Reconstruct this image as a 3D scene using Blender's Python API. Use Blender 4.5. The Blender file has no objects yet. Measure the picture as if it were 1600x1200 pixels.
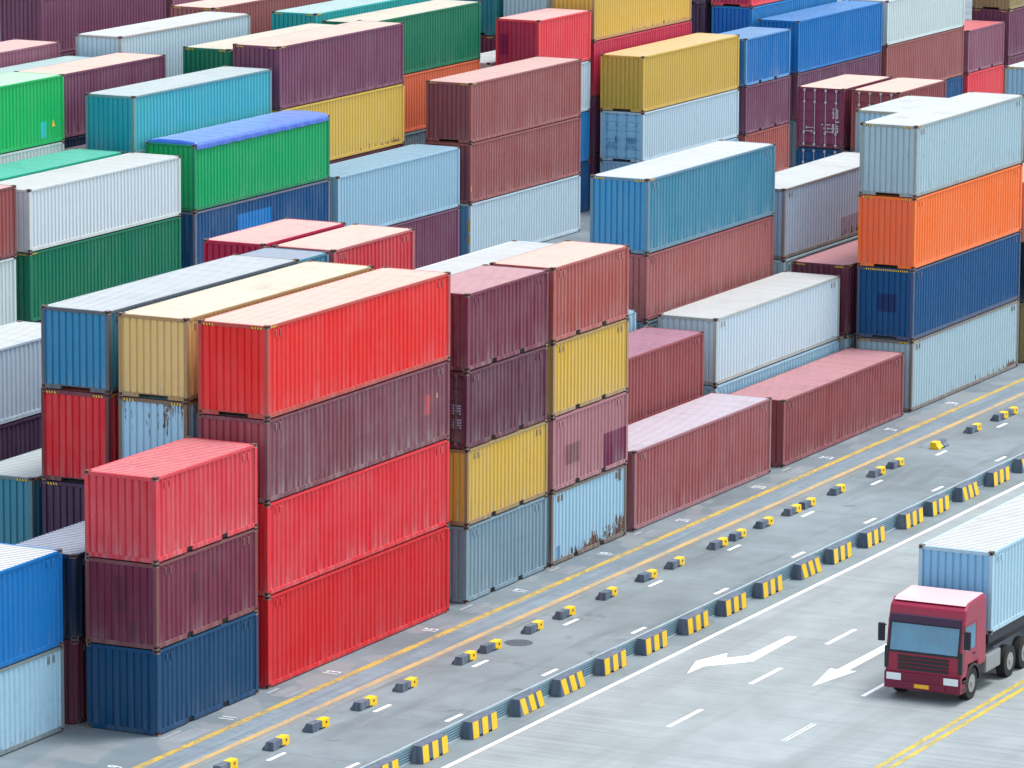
import bpy, bmesh, math, random
from mathutils import Matrix, Vector

random.seed(7)
scn = bpy.context.scene
col = scn.collection
PI = math.pi

# ------------------------------------------------------------------ helpers
def lin(c):
    return c / 12.92 if c <= 0.04045 else ((c + 0.055) / 1.055) ** 2.4

def rgb(r, g, b, k=1.0):
    return (min(lin(r / 255) * k, .85), min(lin(g / 255) * k, .85), min(lin(b / 255) * k, .85), 1.0)

class MB:
    """collects faces of one mesh"""
    def __init__(self):
        self.v = []; self.f = []; self.m = []
    def quad(self, pts, mi=0):
        n = len(self.v); self.v += [tuple(p) for p in pts]
        self.f.append(tuple(range(n, n + len(pts)))); self.m.append(mi)
    def box(self, x0, x1, y0, y1, z0, z1, mi=0):
        n = len(self.v)
        self.v += [(x0, y0, z0), (x1, y0, z0), (x1, y1, z0), (x0, y1, z0),
                   (x0, y0, z1), (x1, y0, z1), (x1, y1, z1), (x0, y1, z1)]
        for f in ((0, 3, 2, 1), (4, 5, 6, 7), (0, 1, 5, 4), (1, 2, 6, 5), (2, 3, 7, 6), (3, 0, 4, 7)):
            self.f.append(tuple(n + i for i in f)); self.m.append(mi)
    def prism(self, poly, axis, a, b, mi=0):
        """extrude a 2-D polygon along an axis ('x': poly is (y,z); 'y': (x,z); 'z': (x,y))"""
        def P(p, t):
            if axis == 'x': return (t, p[0], p[1])
            if axis == 'y': return (p[0], t, p[1])
            return (p[0], p[1], t)
        n = len(self.v); k = len(poly)
        self.v += [P(p, a) for p in poly] + [P(p, b) for p in poly]
        self.f.append(tuple(n + i for i in range(k))); self.m.append(mi)
        self.f.append(tuple(n + k + i for i in reversed(range(k)))); self.m.append(mi)
        for i in range(k):
            j = (i + 1) % k
            self.f.append((n + i, n + k + i, n + k + j, n + j)); self.m.append(mi)
    def cyl(self, c, axis, r, length, seg=20, r2=None, mi=0):
        poly = [(math.cos(2 * PI * i / seg), math.sin(2 * PI * i / seg)) for i in range(seg)]
        r2 = r if r2 is None else r2
        ax = {'x': (0, 1, 2), 'y': (1, 0, 2), 'z': (2, 0, 1)}[axis]
        n = len(self.v)
        for t, rr in ((-length / 2, r), (length / 2, r2)):
            for p in poly:
                q = [0, 0, 0]; q[ax[0]] = c[ax[0]] + t; q[ax[1]] = c[ax[1]] + p[0] * rr; q[ax[2]] = c[ax[2]] + p[1] * rr
                self.v.append(tuple(q))
        self.f.append(tuple(n + i for i in range(seg))); self.m.append(mi)
        self.f.append(tuple(n + seg + i for i in reversed(range(seg)))); self.m.append(mi)
        for i in range(seg):
            j = (i + 1) % seg
            self.f.append((n + i, n + seg + i, n + seg + j, n + j)); self.m.append(mi)
    def mesh(self, name, mats=(), normals=True, bevel=0):
        me = bpy.data.meshes.new(name)
        me.from_pydata(self.v, [], self.f)
        for m in (mats or [None]): me.materials.append(m)
        me.polygons.foreach_set('material_index', self.m)
        if normals or bevel:
            bm = bmesh.new(); bm.from_mesh(me)
            if normals: bmesh.ops.recalc_face_normals(bm, faces=bm.faces)
            if bevel:
                bmesh.ops.remove_doubles(bm, verts=bm.verts, dist=1e-5)
                bmesh.ops.bevel(bm, geom=[e for e in bm.edges if len(e.link_faces) == 2 and e.calc_face_angle(0) > .5],
                                offset=bevel, segments=2, profile=.7, affect='EDGES')
            bm.to_mesh(me); bm.free()
        me.update()
        return me

def obj(name, me, parent=None, mat=None, loc=None):
    o = bpy.data.objects.new(name, me); col.objects.link(o)
    if parent is not None: o.parent = parent
    if loc is not None: o.location = loc
    if mat is not None:
        if me.materials and me.materials[0] is None:
            o.material_slots[0].link = 'OBJECT'; o.material_slots[0].material = mat
        elif not me.materials:
            me.materials.append(mat)
    return o

def empty(name, loc, label, cat, group=None, rz=0):
    o = bpy.data.objects.new(name, None); col.objects.link(o)
    o.empty_display_size = .3
    o.location = loc; o.rotation_euler = (0, 0, rz)
    o['label'] = label; o['category'] = cat
    if group: o['group'] = group
    return o

# ------------------------------------------------------------------ materials
def nt_new(name):
    m = bpy.data.materials.new(name); m.use_nodes = True
    nt = m.node_tree
    for n in list(nt.nodes): nt.nodes.remove(n)
    return m, nt

def N(nt, t, **kw):
    n = nt.nodes.new(t)
    for k, v in kw.items():
        if k in n.inputs: n.inputs[k].default_value = v
        else: setattr(n, k, v)
    return n

def ramp(nt, a, b, src, ca=0., cb=1.):
    n = nt.nodes.new('ShaderNodeMapRange'); n.inputs[1].default_value = a; n.inputs[2].default_value = b
    n.inputs[3].default_value = ca; n.inputs[4].default_value = cb; n.clamp = True
    nt.links.new(src, n.inputs[0]); return n.outputs[0]

def math_(nt, op, a, b):
    n = nt.nodes.new('ShaderNodeMath'); n.operation = op
    for i, s in enumerate((a, b)):
        if isinstance(s, (int, float)): n.inputs[i].default_value = s
        else: nt.links.new(s, n.inputs[i])
    return n.outputs[0]

def mixc(nt, fac, a, b, mode='MIX'):
    n = nt.nodes.new('ShaderNodeMix'); n.data_type = 'RGBA'; n.blend_type = mode
    for i, s in ((0, fac), (6, a), (7, b)):
        if isinstance(s, (int, float)): n.inputs[i].default_value = s
        elif isinstance(s, tuple): n.inputs[i].default_value = s
        else: nt.links.new(s, n.inputs[i])
    return n.outputs[2]

def noise(nt, vec, scale, detail=3, rough=.55, sc3=None):
    if sc3:
        mp = nt.nodes.new('ShaderNodeMapping'); mp.inputs['Scale'].default_value = sc3
        nt.links.new(vec, mp.inputs['Vector']); vec = mp.outputs[0]
    n = nt.nodes.new('ShaderNodeTexNoise'); n.inputs['Scale'].default_value = scale
    n.inputs['Detail'].default_value = detail; n.inputs['Roughness'].default_value = rough
    nt.links.new(vec, n.inputs['Vector']); return n.outputs[0]

def make_paint_group():
    g = bpy.data.node_groups.new('weathered paint', 'ShaderNodeTree')
    I = g.interface
    I.new_socket('Color', in_out='INPUT', socket_type='NodeSocketColor')
    for s in ('Fade', 'Dirt', 'Rust', 'Chalk'): I.new_socket(s, in_out='INPUT', socket_type='NodeSocketFloat')
    I.new_socket('Shader', in_out='OUTPUT', socket_type='NodeSocketShader')
    gi = g.nodes.new('NodeGroupInput'); go = g.nodes.new('NodeGroupOutput')
    tc = g.nodes.new('ShaderNodeTexCoord'); oi = g.nodes.new('ShaderNodeObjectInfo')
    add = g.nodes.new('ShaderNodeVectorMath'); add.operation = 'ADD'
    sc = g.nodes.new('ShaderNodeVectorMath'); sc.operation = 'SCALE'; sc.inputs[3].default_value = 83.
    cmb = g.nodes.new('ShaderNodeCombineXYZ')
    for i in range(3): g.links.new(oi.outputs['Random'], cmb.inputs[i])
    g.links.new(cmb.outputs[0], sc.inputs[0]); g.links.new(tc.outputs['Object'], add.inputs[0]); g.links.new(sc.outputs[0], add.inputs[1])
    V = add.outputs[0]
    streak = noise(g, V, 1., 4, .6, (5.5, 5.5, .35))
    fine = noise(g, V, 1., 3, .6, (14., 14., .8))
    blot = noise(g, V, .55, 5, .6)
    blot2 = noise(g, V, 2.6, 4, .65)
    spots = noise(g, V, 1., 5, .7, (9., 9., 4.5))
    c0 = gi.outputs['Color']
    # faded, chalky paint
    f1 = math_(g, 'MULTIPLY', ramp(g, .44, .75, streak), math_(g, 'MULTIPLY', gi.outputs['Fade'], .55))
    c1 = mixc(g, f1, c0, mixc(g, .26, c0, (.62, .63, .62, 1)))
    f2 = math_(g, 'MULTIPLY', ramp(g, .4, .72, blot), math_(g, 'MULTIPLY', gi.outputs['Fade'], .4))
    c2 = mixc(g, f2, c1, mixc(g, .2, c0, (.70, .70, .68, 1)))
    c2 = mixc(g, gi.outputs['Chalk'], c2, mixc(g, .45, c2, (.50, .485, .465, 1)))  # roof chalk, also lifts the colour to imitate sun glare
    # grime
    d = math_(g, 'MULTIPLY', ramp(g, .54, .74, mixc(g, .5, blot2, streak)), math_(g, 'MULTIPLY', gi.outputs['Dirt'], .85))
    c3 = mixc(g, d, c2, mixc(g, .75, c2, (.055, .055, .06, 1)))
    fs = math_(g, 'MULTIPLY', ramp(g, .58, .72, fine), math_(g, 'MULTIPLY', gi.outputs['Dirt'], .5))
    c3 = mixc(g, fs, c3, mixc(g, .5, c3, (.08, .07, .07, 1)))
    # pale scratches and scuffs
    scr = noise(g, V, 1., 3, .75, (26., 26., 1.6))
    sf = math_(g, 'MULTIPLY', math_(g, 'MULTIPLY', ramp(g, .66, .72, scr), ramp(g, .45, .6, blot)), math_(g, 'MULTIPLY', gi.outputs['Fade'], .55))
    c3 = mixc(g, sf, c3, mixc(g, .5, c3, (.7, .68, .66, 1)))
    # handling scuffs along the lower edge
    sz = g.nodes.new('ShaderNodeSeparateXYZ'); g.links.new(tc.outputs['Object'], sz.inputs[0])
    low = ramp(g, .15, 1.0, sz.outputs[2], 1., 0.)
    lowm = math_(g, 'MULTIPLY', math_(g, 'MULTIPLY', low, low), ramp(g, .45, .62, streak))
    c3 = mixc(g, math_(g, 'MULTIPLY', lowm, math_(g, 'MULTIPLY', gi.outputs['Fade'], .5)), c3, mixc(g, .6, c3, (.55, .53, .52, 1)))
    lowd = math_(g, 'MULTIPLY', math_(g, 'MULTIPLY', low, ramp(g, .5, .62, fine)), math_(g, 'MULTIPLY', gi.outputs['Dirt'], .8))
    c3 = mixc(g, lowd, c3, mixc(g, .6, c3, (.07, .06, .06, 1)))
    # rust
    rm = math_(g, 'ADD', spots, math_(g, 'MULTIPLY', math_(g, 'SUBTRACT', blot, .5), .7))
    rth = math_(g, 'SUBTRACT', .92, math_(g, 'MULTIPLY', gi.outputs['Rust'], .36))
    rf = ramp(g, 0., .06, math_(g, 'SUBTRACT', rm, rth))
    rcol = mixc(g, ramp(g, .35, .65, fine), (.07, .035, .025, 1), (.20, .12, .085, 1))
    c4 = mixc(g, rf, c3, rcol)
    b = g.nodes.new('ShaderNodeBsdfPrincipled')
    b.inputs['Specular IOR Level'].default_value = .3
    g.links.new(c4, b.inputs['Base Color'])
    g.links.new(ramp(g, .3, .7, blot2, .42, .68), b.inputs['Roughness'])
    bp = g.nodes.new('ShaderNodeBump'); bp.inputs['Strength'].default_value = .3; bp.inputs['Distance'].default_value = .07
    g.links.new(mixc(g, .55, blot2, noise(g, V, 1.1, 2, .4)), bp.inputs['Height']); g.links.new(bp.outputs[0], b.inputs['Normal'])
    g.links.new(b.outputs[0], go.inputs['Shader'])
    return g
PAINT = make_paint_group()

_pc = {}
def paint(name, c, fade=.6, dirt=.35, rust=.12, chalk_glare=0., patches=(), rustzone=None, ribs=False, toprust=None):
    """patches: (axis, a0, a1, z0, z1, colour) repainted rectangles in panel coordinates"""
    key = (name, c, fade, dirt, rust, chalk_glare, tuple(patches), rustzone, ribs, toprust)
    if key in _pc: return _pc[key]
    m, nt = nt_new(name)
    g = N(nt, 'ShaderNodeGroup'); g.node_tree = PAINT
    out = N(nt, 'ShaderNodeOutputMaterial')
    nt.links.new(g.outputs[0], out.inputs[0])
    g.inputs['Fade'].default_value = fade; g.inputs['Dirt'].default_value = dirt
    g.inputs['Rust'].default_value = rust; g.inputs['Chalk'].default_value = chalk_glare
    g.inputs['Color'].default_value = c
    if patches or rustzone:
        tc = N(nt, 'ShaderNodeTexCoord'); sx = N(nt, 'ShaderNodeSeparateXYZ')
        nt.links.new(tc.outputs['Object'], sx.inputs[0])
        cur = c
        for (ax, a0, a1, z0, z1, pc) in patches:
            s = sx.outputs[ax]; z = sx.outputs[2]
            f = math_(nt, 'MULTIPLY', math_(nt, 'MULTIPLY', math_(nt, 'GREATER_THAN', s, a0), math_(nt, 'LESS_THAN', s, a1)),
                      math_(nt, 'MULTIPLY', math_(nt, 'GREATER_THAN', z, z0), math_(nt, 'LESS_THAN', z, z1)))
            cur = mixc(nt, f, cur, pc)
        if not isinstance(cur, tuple): nt.links.new(cur, g.inputs['Color'])
        if rustzone:
            # corrosion creeping up from the bottom edge, ragged upper limit: (axis, a0, a1, height)
            ax, a0, a1, hh, base = rustzone
            nz = noise(nt, tc.outputs['Object'], 1., 4, .65, (7., 7., 1.3))
            prof = ramp(nt, a0, a1, sx.outputs[ax], .05, 1.)
            lim = math_(nt, 'MULTIPLY', prof, hh)
            k = math_(nt, 'SUBTRACT', math_(nt, 'ADD', lim, math_(nt, 'MULTIPLY', math_(nt, 'SUBTRACT', nz, .5), 1.5)), sx.outputs[2])
            r = math_(nt, 'ADD', base, ramp(nt, -.12, .12, k, 0., 1.25))
            nt.links.new(r, g.inputs['Rust'])
    if toprust:
        tc = N(nt, 'ShaderNodeTexCoord'); sx = N(nt, 'ShaderNodeSeparateXYZ'); nt.links.new(tc.outputs['Object'], sx.inputs[0])
        nz = noise(nt, tc.outputs['Object'], 1., 3, .6, (6.5, 6.5, .25))
        lim = math_(nt, 'SUBTRACT', toprust, math_(nt, 'MULTIPLY', ramp(nt, .46, .68, nz), 1.5))
        k = math_(nt, 'SUBTRACT', sx.outputs[2], lim)
        nt.links.new(math_(nt, 'ADD', rust, ramp(nt, -.1, .5, k, 0., .95)), g.inputs['Rust'])
    if ribs:
        # rib shade painted into the roof grooves, plus blotchy stains and sheet seams
        tc = N(nt, 'ShaderNodeTexCoord'); sx = N(nt, 'ShaderNodeSeparateXYZ'); oi = N(nt, 'ShaderNodeObjectInfo')
        nt.links.new(tc.outputs['Object'], sx.inputs[0])
        ad = N(nt, 'ShaderNodeVectorMath'); ad.operation = 'ADD'
        cb = N(nt, 'ShaderNodeCombineXYZ')
        for i in range(3): nt.links.new(math_(nt, 'MULTIPLY', oi.outputs['Random'], 57.), cb.inputs[i])
        nt.links.new(tc.outputs['Object'], ad.inputs[0]); nt.links.new(cb.outputs[0], ad.inputs[1])
        n1 = noise(nt, ad.outputs[0], 1., 4, .6, (3.2, .22, 1)); n2 = noise(nt, ad.outputs[0], .45, 5, .65)
        gro = math_(nt, 'LESS_THAN', sx.outputs[2], -.012)
        f = math_(nt, 'MULTIPLY', gro, ramp(nt, .36, .64, n1, .35, 1.))
        st = ramp(nt, .52, .70, n2, 0., .42)
        n3 = noise(nt, ad.outputs[0], 1.6, 4, .6); st = math_(nt, 'MULTIPLY', st, ramp(nt, .38, .62, n3, .35, 1.))
        seam = math_(nt, 'LESS_THAN', math_(nt, 'FRACT', math_(nt, 'ADD', math_(nt, 'DIVIDE', sx.outputs[0], 1.045), .5), 0.), .03)
        f = math_(nt, 'MAXIMUM', math_(nt, 'MAXIMUM', f, st), math_(nt, 'MULTIPLY', seam, .35))
        dk = (c[0] * .42, c[1] * .43, c[2] * .45, 1)
        nt.links.new(mixc(nt, f, c, dk), g.inputs['Color'])
    _pc[key] = m
    return m

def plain(name, c, rough=.6, metal=0., spec=.4, var=.0, scale=3., sheen=0.):
    m, nt = nt_new(name)
    b = N(nt, 'ShaderNodeBsdfPrincipled'); out = N(nt, 'ShaderNodeOutputMaterial')
    b.inputs['Roughness'].default_value = rough; b.inputs['Metallic'].default_value = metal
    if sheen: b.inputs['Sheen Weight'].default_value = sheen; b.inputs['Sheen Roughness'].default_value = .35
    b.inputs['Specular IOR Level'].default_value = spec
    if var:
        tc = N(nt, 'ShaderNodeTexCoord')
        n = noise(nt, tc.outputs['Object'], scale, 5, .65)
        nt.links.new(mixc(nt, ramp(nt, .35, .7, n), c, tuple(x * (1 - var) for x in c[:3]) + (1,)), b.inputs['Base Color'])
    else:
        b.inputs['Base Color'].default_value = c
    nt.links.new(b.outputs[0], out.inputs[0])
    return m

M_CAST = paint('rusty casting steel', rgb(112, 84, 76), .4, .4, .7)
M_DARK = plain('recess shade', (.012, .012, .014, 1), .9)  # near-black stands in for the shade inside openings
M_CHOLE = plain('casting hole', (.035, .026, .022, 1), .9)  # shade inside the casting holes put into the colour
M_GALV = plain('galvanised steel', rgb(196, 186, 196), .45, .3, .5, .2, 8)
M_YEL = plain('hazard yellow', rgb(236, 196, 70), .6)
M_BLK = plain('hazard black', rgb(30, 26, 24), .7)
M_WHT = plain('white stencil', rgb(235, 230, 235), .6)
M_WOOD = plain('container floor', rgb(60, 45, 38), .9)

# ------------------------------------------------------------------ container meshes
W = 2.438; H = 2.591; HC = 2.896; L2 = 6.058; L4 = 12.192
PROTO = {}

def corrug(length, period, depth, flat, slope):
    """zig-zag profile along a length: list of (s, d)"""
    n = max(1, round(length / period)); p = length / n; k = p / period
    pts = []
    for i in range(n):
        s = i * p
        pts += [(s, 0.), (s + flat * k, 0.), (s + (flat + slope) * k, depth), (s + (period - slope) * k, depth)]
    pts.append((length, 0.))
    return pts

def panel_mesh(name, length, z0, z1, period, depth, flat, slope, axis):
    mb = MB(); pr = corrug(length, period, depth, flat, slope)
    nz = 3
    for (s0, d0), (s1, d1) in zip(pr, pr[1:]):
        a, b = s0 - length / 2, s1 - length / 2
        for k in range(nz):
            za = z0 + (z1 - z0) * k / nz; zb = z0 + (z1 - z0) * (k + 1) / nz
            if axis == 'x':  # runs along x, outside is -y, depth goes +y
                mb.quad([(a, d0, za), (b, d1, za), (b, d1, zb), (a, d0, zb)])
            else:            # runs along y, outside is -x, depth goes +x
                mb.quad([(d0, a, za), (d0, a, zb), (d1, b, zb), (d1, b, za)])
    return mb.mesh(name, normals=False)

def proto(L, h):
    if (L, h) in PROTO: return PROTO[(L, h)]
    P = {}
    hw = W / 2; hl = L / 2
    top = h - .025
    # side wall and end wall
    P['side'] = panel_mesh('side_panel', L - .30, .16, h - .10, .278, .042, .085, .050, 'x')
    P['end'] = panel_mesh('end_panel', W - .24, .15, h - .13, .246, .050, .160, .018, 'y')
    # roof, ribbed across
    mb = MB(); ln = L - .24; pr = corrug(ln, .209, -.026, .12, .012)
    for (s0, d0), (s1, d1) in zip(pr, pr[1:]):
        a, b = s0 - ln / 2, s1 - ln / 2
        mb.quad([(a, -hw + .05, d0), (b, -hw + .05, d1), (b, hw - .05, d1), (a, hw - .05, d0)])
    P['roof'] = mb.mesh('roof_panel', normals=False)
    # frame: posts, rails, headers, sills
    mb = MB()
    pw, pd = .15, .12
    for sx in (-1, 1):
        for sy in (-1, 1):
            xa, xb = sorted((sx * hl, sx * (hl - pw))); ya, yb = sorted((sy * (hw - .004), sy * (hw - pd)))
            xa, xb = (xa + .004, xb) if sx < 0 else (xa, xb - .004)
            mb.box(xa, xb, ya, yb, .118, h - .118)
    for sy in (-1, 1):
        ya, yb = sorted((sy * (hw - .010), sy * (hw - .08)))
        mb.box(-hl + pw, hl - pw, ya, yb, h - .105, top)                       # top rail
        y2a, y2b = sorted((sy * (hw - .012), sy * (hw - .06)))
        if L < 8:
            for xa, xb in ((-hl + pw, -1.23), (-.87, .87), (1.23, hl - pw)):
                mb.box(xa, xb, y2a, y2b, .035, .165)
        else:
            mb.box(-hl + pw, hl - pw, y2a, y2b, .035, .165)
    for sx in (-1, 1):
        xa, xb = sorted((sx * (hl - .008), sx * (hl - .10)))
        mb.box(xa, xb, -hw + pd, hw - pd, h - .135, top)                         # header
        if L > 8:
            mb.box(xa, xb, -hw + pd, -.52, .015, .155); mb.box(xa, xb, .52, hw - pd, .015, .155)
            mb.box(xa, xb, -.52, .52, .125, .155)
        else:
            mb.box(xa, xb, -hw + pd, hw - pd, .02, .155)
    # roof side flats beside the ribs
    P['frame'] = mb.mesh('frame', bevel=0)
    mb = MB(); mb.box(-hl + .11, hl - .11, -hw + .07, hw - .07, .126, .158); P['floor'] = mb.mesh('floor')
    # corner casting with its oval holes
    mb = MB(); a, b, c = .178 / 2, .162 / 2, .118 / 2
    mb.box(-a, a, -b, b, -c, c)
    me = mb.mesh('corner_casting'); bm = bmesh.new(); bm.from_mesh(me)
    bm.faces.ensure_lookup_table()
    fs = list(bm.faces)
    r = bmesh.ops.inset_individual(bm, faces=fs, thickness=.046)
    for f in fs:
        nrm = f.normal.copy()
        bmesh.ops.translate(bm, verts=list(f.verts), vec=-nrm * .03)
        f.material_index = 1
    bm.to_mesh(me); bm.free(); me.materials.append(M_CHOLE); P['cast'] = me
    # fork pocket: black box behind the rail, the opening's shade painted in
    mb = MB(); mb.box(-.178, .178, -.02, .02, -.05, .06); P['pocket'] = mb.mesh('fork_pocket', [M_DARK])
    # louvred vent
    mb = MB(); mb.box(-.05, .05, -.03, .02, -.11, .11)
    for k in range(3): mb.box(-.04, .04, -.038, -.029, -.085 + .06 * k, -.055 + .06 * k)
    P['vent'] = mb.mesh('vent', bevel=.006)
    # door leaf (one half of the width), outside is -x
    dw = (W - .26) / 2 - .006; z0, z1 = .165, h - .145
    mb = MB(); nb = 5; zs = [(z0, 0)]
    for i in range(nb):
        za = z0 + (z1 - z0) * i / nb; zb = z0 + (z1 - z0) * (i + 1) / nb
        zs += [(za + .05, 0), (za + .075, .03), (zb - .075, .03), (zb - .05, 0)] if False else [(za + .045, .028), (za + .07, 0), (zb - .07, 0), (zb - .045, .028)]
    zs.append((z1, .028)); zs[0] = (z0, .028)
    e = .09
    for (za, da), (zb, db) in zip(zs, zs[1:]):
        mb.quad([(da, -dw / 2 + e, za), (da, dw / 2 - e, za), (db, dw / 2 - e, zb), (db, -dw / 2 + e, zb)])
    mb.box(-.012, .03, -dw / 2, -dw / 2 + e, z0, z1); mb.box(-.012, .03, dw / 2 - e, dw / 2, z0, z1)
    P['door'] = mb.mesh('door')
    mb = MB(); mb.cyl((0, 0, (z0 + z1) / 2), 'z', .019, z1 - z0 + .16, 10)
    for z in (z0 + .0, z0 + .55, z1 - .55, z1):
        mb.box(-.03, .02, -.055, .055, z - .05, z + .05)
    P['rod'] = mb.mesh('lock_rod')
    mb = MB(); mb.box(-.05, -.03, -.02, .42, 0, .035); mb.box(-.055, -.02, .36, .44, -.03, .06); P['handle'] = mb.mesh('door_handle')
    # hazard strip: slanted yellow/black bars
    for nm, n, wd in (('haz', 7, .048), ('hazlong', 39, .046)):
        mb = MB()
        for i in range(n):
            s = i * wd
            mb.quad([(-.0, s, 0), (-.0, s + wd, 0), (-.0, s + wd + .03, .062), (-.0, s + .03, .062)][::-1], i % 2)
        P[nm] = mb.mesh(nm, [M_YEL, M_BLK], normals=False)
    PROTO[(L, h)] = P
    return P

PLACED = []
def container(x, y, z, L, h, c, label, roof=None, wear=(.6, .35, .12), side_patch=(), end_patch=(), door=False,
              haz=False, rustzone=None, frame=None, chalk_glare=.5, open_top=False, group='stacked shipping containers', endc=None, toprust=None):
    P = proto(L, h)
    hl, hw = L / 2, W / 2
    r = empty('shipping_container', (x + hl, y + hw, z), label, 'shipping container', group)
    fade, dirt, rust = wear
    pm = paint('container paint', c, fade, dirt, rust)
    ps = paint('container side paint', c, fade, dirt, rust, 0., tuple(side_patch), rustzone) if (side_patch or rustzone) else pm
    pe = paint('container end paint and light', endc or c, fade * .8, dirt, rust, 0., tuple(end_patch), toprust=toprust) if (end_patch or endc or toprust) else pm  # end colour carries the brightness of the end face, mixed into the paint
    pf = paint('container frame paint', frame or c, fade * .7, min(1, dirt + .25), min(1., rust + .22))
    rc = roof or c
    rc = (rc[0] * .90, rc[1] * .90, rc[2] * .90, 1.)
    pr = paint('container roof paint and glare', rc, .25, .08, rust * .5, chalk_glare * .85, ribs=True)  # paler roof copy of the paint: chalk plus painted sun glare
    o = obj('side_panel', P['side'], r, ps, (0, -hw + .028, 0))
    o = obj('side_panel', P['side'], r, pm, (0, hw - .028, 0)); o.rotation_euler = (0, 0, PI)
    obj('frame', P['frame'], r, pf)
    obj('floor', P['floor'], r, M_WOOD)
    if not open_top:
        obj('roof_panel', P['roof'], r, pr, (0, 0, h - .022))
    # blind end and doors
    dsgn = (-1, 1) if door else (1, -1)
    if not door:
        obj('end_panel', P['end'], r, pe, (-hl + .02, 0, 0))
    else:
        o = obj('end_panel', P['end'], r, pe, (hl - .02, 0, 0)); o.rotation_euler = (0, 0, PI)
    ds = -1 if door else 1
    dw = (W - .26) / 4
    for sy in (-1, 1):
        d = obj('door', P['door'], r, pe, (ds * (hl - .045), sy * (dw + .003), 0))
        if ds > 0: d.rotation_euler = (0, 0, PI)
        if door:
            for q in (-.27, .27):
                obj('lock_rod', P['rod'], d, door if not isinstance(door, bool) else M_GALV, (-.045, q, 0))
            obj('door_handle', P['handle'], d, door if not isinstance(door, bool) else M_GALV, (-.02, -.27, .95))
            hd = obj('door_handle', P['handle'], d, door if not isinstance(door, bool) else M_GALV, (-.02, .27, .78)); hd.scale = (1, -1, 1)
    for sx in (-1, 1):
        for sy in (-1, 1):
            for zz in (.059, h - .059):
                obj('corner_casting', P['cast'], r, M_CAST, (sx * (hl - .089), sy * (hw - .081), zz))
    if L < 8:
        for px in (-1.05, 1.05):
            obj('fork_pocket', P['pocket'], r, None, (px, -hw + .075, .09))
    if y < 9:
        for px in (-hl + .55, -hl + .83, hl - .55, hl - .83) if L > 8 or h > 2.5 else ():
            obj('vent', P['vent'], r, pf, (px, -hw + .03, h - .30))
    if haz:
        hm = P['hazlong'] if haz == 'long' else P['haz']
        if haz == 'long':
            obj('hazard_stripe', hm, r, None, (-hl + .004, -hw + .26, h - .13))
        else:
            obj('hazard_stripe', hm, r, None, (-hl + .004, -hw + .20, h - .13))
            obj('hazard_stripe', hm, r, None, (-hl + .004, hw - .55, h - .13))
            for sx in (-1,):
                s = obj('hazard_stripe', hm, r, None, (sx * (hl - .42) - .2, -hw + .006, h - .106)); s.rotation_euler = (0, 0, -PI / 2); s.location.x += 0
                s.scale = (1, -1, 1) if False else (1, 1, 1)
                s.rotation_euler = (0, 0, PI / 2) if False else (0, 0, -PI / 2)
                s.location.x = sx * (hl - .42) - .21
    PLACED.append((x, y, z, L, h, label))
    return r

# ------------------------------------------------------------------ paint colours
G = 1.0
C = dict(
    red=rgb(222, 36, 34), red2=rgb(212, 36, 48), red1=rgb(204, 24, 32), salmon=rgb(206, 54, 66),
    maroon=rgb(118, 58, 72), wine=rgb(112, 38, 62), wine2=rgb(94, 40, 60), plum=rgb(116, 62, 88), plum2=rgb(106, 58, 84),
    navy=rgb(2, 64, 102), navy2=rgb(6, 34, 64), royal=rgb(2, 74, 124), blue=rgb(0, 108, 178), azure=rgb(24, 120, 180),
    steel=rgb(58, 126, 152), sky=rgb(150, 186, 206), pale=rgb(160, 184, 194), grey=rgb(116, 142, 156), ice=rgb(184, 203, 213),
    white=rgb(204, 212, 216), cream=rgb(212, 204, 190), yellow=rgb(206, 168, 74), sand=rgb(216, 184, 118), gold=rgb(204, 164, 64),
    orange=rgb(244, 112, 44), coral=rgb(226, 112, 74), brick=rgb(164, 80, 72), rose=rgb(162, 104, 112), rosebrown=rgb(154, 86, 84),
    pinkmar=rgb(150, 76, 78), brickmar=rgb(138, 64, 66), green=rgb(0, 160, 94), bright=rgb(0, 164, 86), dgreen=rgb(0, 112, 80),
    tgreen=rgb(22, 156, 128), teal=rgb(58, 166, 172), cyan=rgb(20, 156, 156), dteal=rgb(24, 112, 122), crimson=rgb(186, 38, 72),
    scarlet=rgb(226, 66, 76), tealblue=rgb(60, 130, 152), lilac=rgb(148, 166, 186), lav=rgb(176, 194, 208), magenta=rgb(176, 18, 64), olive=rgb(150, 130, 84),
    rust=rgb(150, 76, 72), dkplum=rgb(70, 44, 74), mint=rgb(196, 208, 206), mauve=rgb(140, 84, 104), peach=rgb(224, 150, 116),
)
R_ = dict(  # roof colours: fading and dust, with sun glare painted in
    pink=rgb(224, 176, 166), cream=rgb(230, 214, 188), white=rgb(206, 208, 208), grey=rgb(190, 196, 200), rose=rgb(196, 136, 142),
    salmon=rgb(222, 110, 116), blue=rgb(70, 140, 200), ltgreen=rgb(180, 216, 186), aqua=rgb(170, 200, 196), teal=rgb(84, 190, 168),
    beige=rgb(216, 204, 184), yellow=rgb(222, 194, 140), steel=rgb(150, 160, 178), coral=rgb(232, 194, 176), lilac=rgb(206, 192, 206), mint=rgb(184, 196, 196))

P_ = 2.81
YA = [P_ * k for k in range(6)]
YB = [33.3 + P_ * k for k in range(6)]
GAP = .002

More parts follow.
